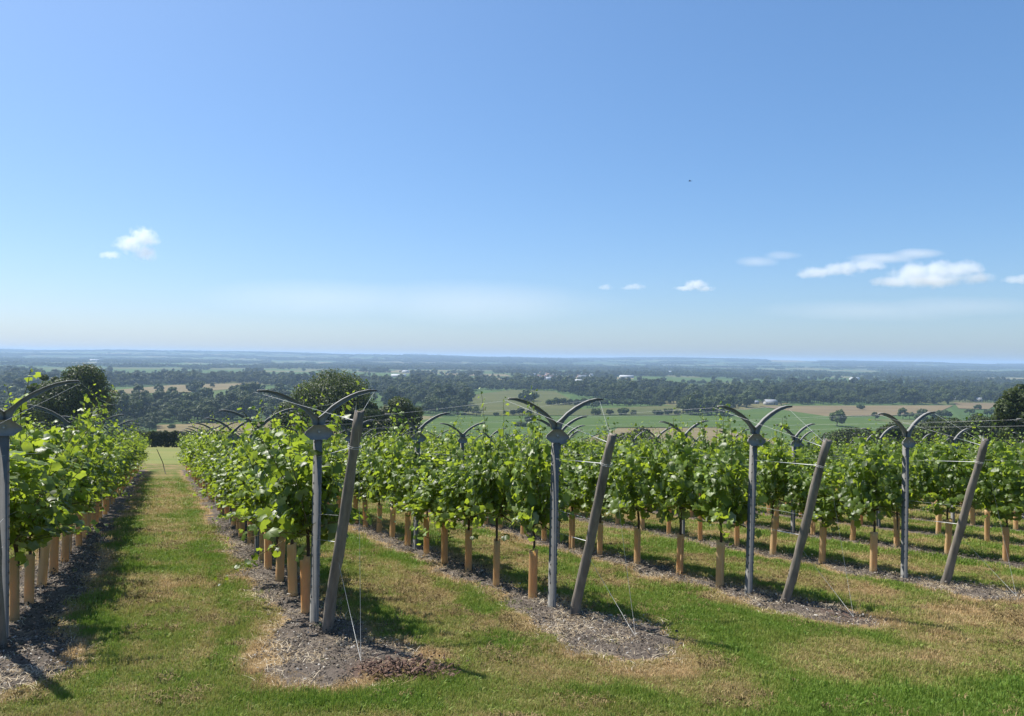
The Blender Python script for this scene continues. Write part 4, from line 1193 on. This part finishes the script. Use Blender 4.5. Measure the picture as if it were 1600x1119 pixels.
# ------------------------------------------------------------------ clouds, far beyond and above the haze
def cloud(px, py, dist, lobes, label, dens=.012, seed=0, nz=.95, nscale=1.7, thin=False):
    """lobes: (dx, dz, rx, rz) in picture pixels round (px,py)"""
    a = (px-800)/1150; b = -(py-559.5)/1150; c, s = math.cos(ROLL), math.sin(ROLL)
    p = Vector((dist*(a*c-b*s), dist, CAM_H+dist*(a*s+b*c)))
    m_ = dist/1150
    m, n, l, out = new_mat('cloud vapour')
    tc = N(n, 'ShaderNodeTexCoord').outputs['Object']
    avg = sum(q[2] for q in lobes)/len(lobes)*m_
    nn = N(n, 'ShaderNodeTexNoise'); nn.noise_dimensions = '4D'; nn.inputs['W'].default_value = seed
    nn.inputs['Scale'].default_value = nscale*1.5/avg; nn.inputs['Detail'].default_value = 5; nn.inputs['Roughness'].default_value = .6
    l.new(tc, nn.inputs['Vector'])
    fld = None; xs = []; zs = []; ys = []
    for (dx, dz, rx, rz) in lobes:
        mp = N(n, 'ShaderNodeMapping', vector_type='POINT')
        X, Z, RX, RZ = dx*m_, -dz*m_, rx*m_, rz*m_; RY = (RX+RZ)/2
        mp.inputs['Location'].default_value = (-X/RX, 0, -Z/RZ); mp.inputs['Scale'].default_value = (1/RX, 1/RY, 1/RZ)
        l.new(tc, mp.inputs['Vector'])
        ln = N(n, 'ShaderNodeVectorMath', operation='LENGTH'); l.new(mp.outputs[0], ln.inputs[0])
        f = mathn(n, l, 'SUBTRACT', 1.0, ln.outputs['Value'])
        fld = f if fld is None else mathn(n, l, 'MAXIMUM', fld, f)
        xs += [X-RX*1.25, X+RX*1.25]; zs += [Z-RZ*1.25, Z+RZ*1.25]; ys += [RY*1.25]
    v = mathn(n, l, 'ADD', fld, mathn(n, l, 'MULTIPLY_ADD', nn.outputs['Fac'], nz*2, -nz))
    soft = 1.3 if thin else 2.0
    v = mathn(n, l, 'MULTIPLY', mathn(n, l, 'MULTIPLY_ADD', v, soft, -.18*soft, clamp=True), dens)
    pv = N(n, 'ShaderNodeVolumePrincipled'); pv.inputs['Color'].default_value = (.985, .985, .99, 1); pv.inputs['Anisotropy'].default_value = .15
    l.new(v, pv.inputs['Density']); l.new(pv.outputs[0], out.inputs['Volume'])
    mb = MB(); Y = max(ys)
    # the bounding skin of the vapour: an oval shell
    n_ = 16; rings = []
    x0, x1, z0, z1 = min(xs), max(xs), min(zs), max(zs)
    mb.box((x0, -Y, z0), (x1, Y, z1))
    o = obj('cloud', mb.mesh('cloud', m), None, p)
    tag(o, label, 'cloud')
    return o
D = 9000
cloud(208, 381, D, [(16, -10, 28, 20), (-6, 0, 26, 18), (20, 14, 22, 16), (-34, 18, 20, 8), (-46, 18, 10, 7)], 'small white puffy cloud alone at the left of the sky', .006, 1)
cloud(1086, 447, D*1.2, [(2, -2, 24, 10), (-14, 4, 20, 6), (16, 4, 18, 6)], 'small bright puff low above the horizon, right of centre', .006, 2)
cloud(992, 448, D*1.2, [(0, 0, 22, 6), (-10, 2, 14, 5)], 'thin flat puff left of the small bright puff', .0035, 3)
cloud(946, 449, D*1.2, [(0, 0, 14, 6)], 'faint tiny puff, leftmost of the low three', .004, 4)
cloud(1318, 422, D, [(-40, 4, 36, 12), (0, -2, 44, 13), (34, -8, 40, 11), (-56, 8, 22, 8)], 'flat long white cloud with a tapering left end', .004, 5)
cloud(1452, 428, D, [(54, -8, 36, 18), (20, -4, 48, 20), (-24, -2, 46, 20), (0, 10, 76, 14), (-56, 14, 42, 11), (70, 6, 40, 12)], 'largest white cloud low at the right of the sky', .004, 6)
cloud(1592, 437, D, [(0, 0, 32, 9), (24, -2, 24, 10)], 'white cloud cut by the right edge', .004, 7)
cloud(1200, 405, D*1.3, [(-16, 4, 44, 12), (24, -6, 40, 9)], 'faint wispy streak above the low clouds', .0016, 8, .4, 1, True)
cloud(1410, 400, D*1.3, [(-30, 4, 70, 10), (24, -4, 60, 10)], 'faint veil of cloud above the largest cloud', .0022, 9, .35, 1, True)

cloud(640, 462, D*1.5, [(-120, 6, 260, 40), (110, 10, 300, 44)], 'long faint pale veil of cloud low over the middle of the valley', .00019, 10, .3, 1, True)
cloud(1420, 486, D*1.5, [(-60, 0, 220, 22), (90, -8, 200, 20)], 'faint pale veil of cloud under the largest cloud at right', .00022, 11, .4, 1, True)
# ------------------------------------------------------------------ haze: the air of the valley
HAZE_TOP = float(np.max([v.co.z for v in bpy.data.objects['ground'].data.vertices]))+24.0
HAZE_TOP = max(HAZE_TOP, 18.0)
print('haze top', HAZE_TOP, 'lowest ground', min(v.co.z for v in bpy.data.objects['ground'].data.vertices))
def haze():
    m, n, l, out = new_mat('haze')
    pv = N(n, 'ShaderNodeVolumePrincipled')
    pv.inputs['Color'].default_value = (.50, .70, 1.0, 1)
    pv.inputs['Density'].default_value = 1.15e-4
    pv.inputs['Anisotropy'].default_value = .1
    l.new(pv.outputs[0], out.inputs['Volume'])
    mb = MB(); mb.box((-17000, -17000, -59.4), (17000, 17000, HAZE_TOP))
    o = obj('haze', mb.mesh('haze', m))
    tag(o, 'pale blue summer haze filling the air of the valley', 'haze', kind='stuff')
haze()
print('objects', len(bpy.data.objects), 'vines', len(NEAR), len(REST), 'posts', len(posts))
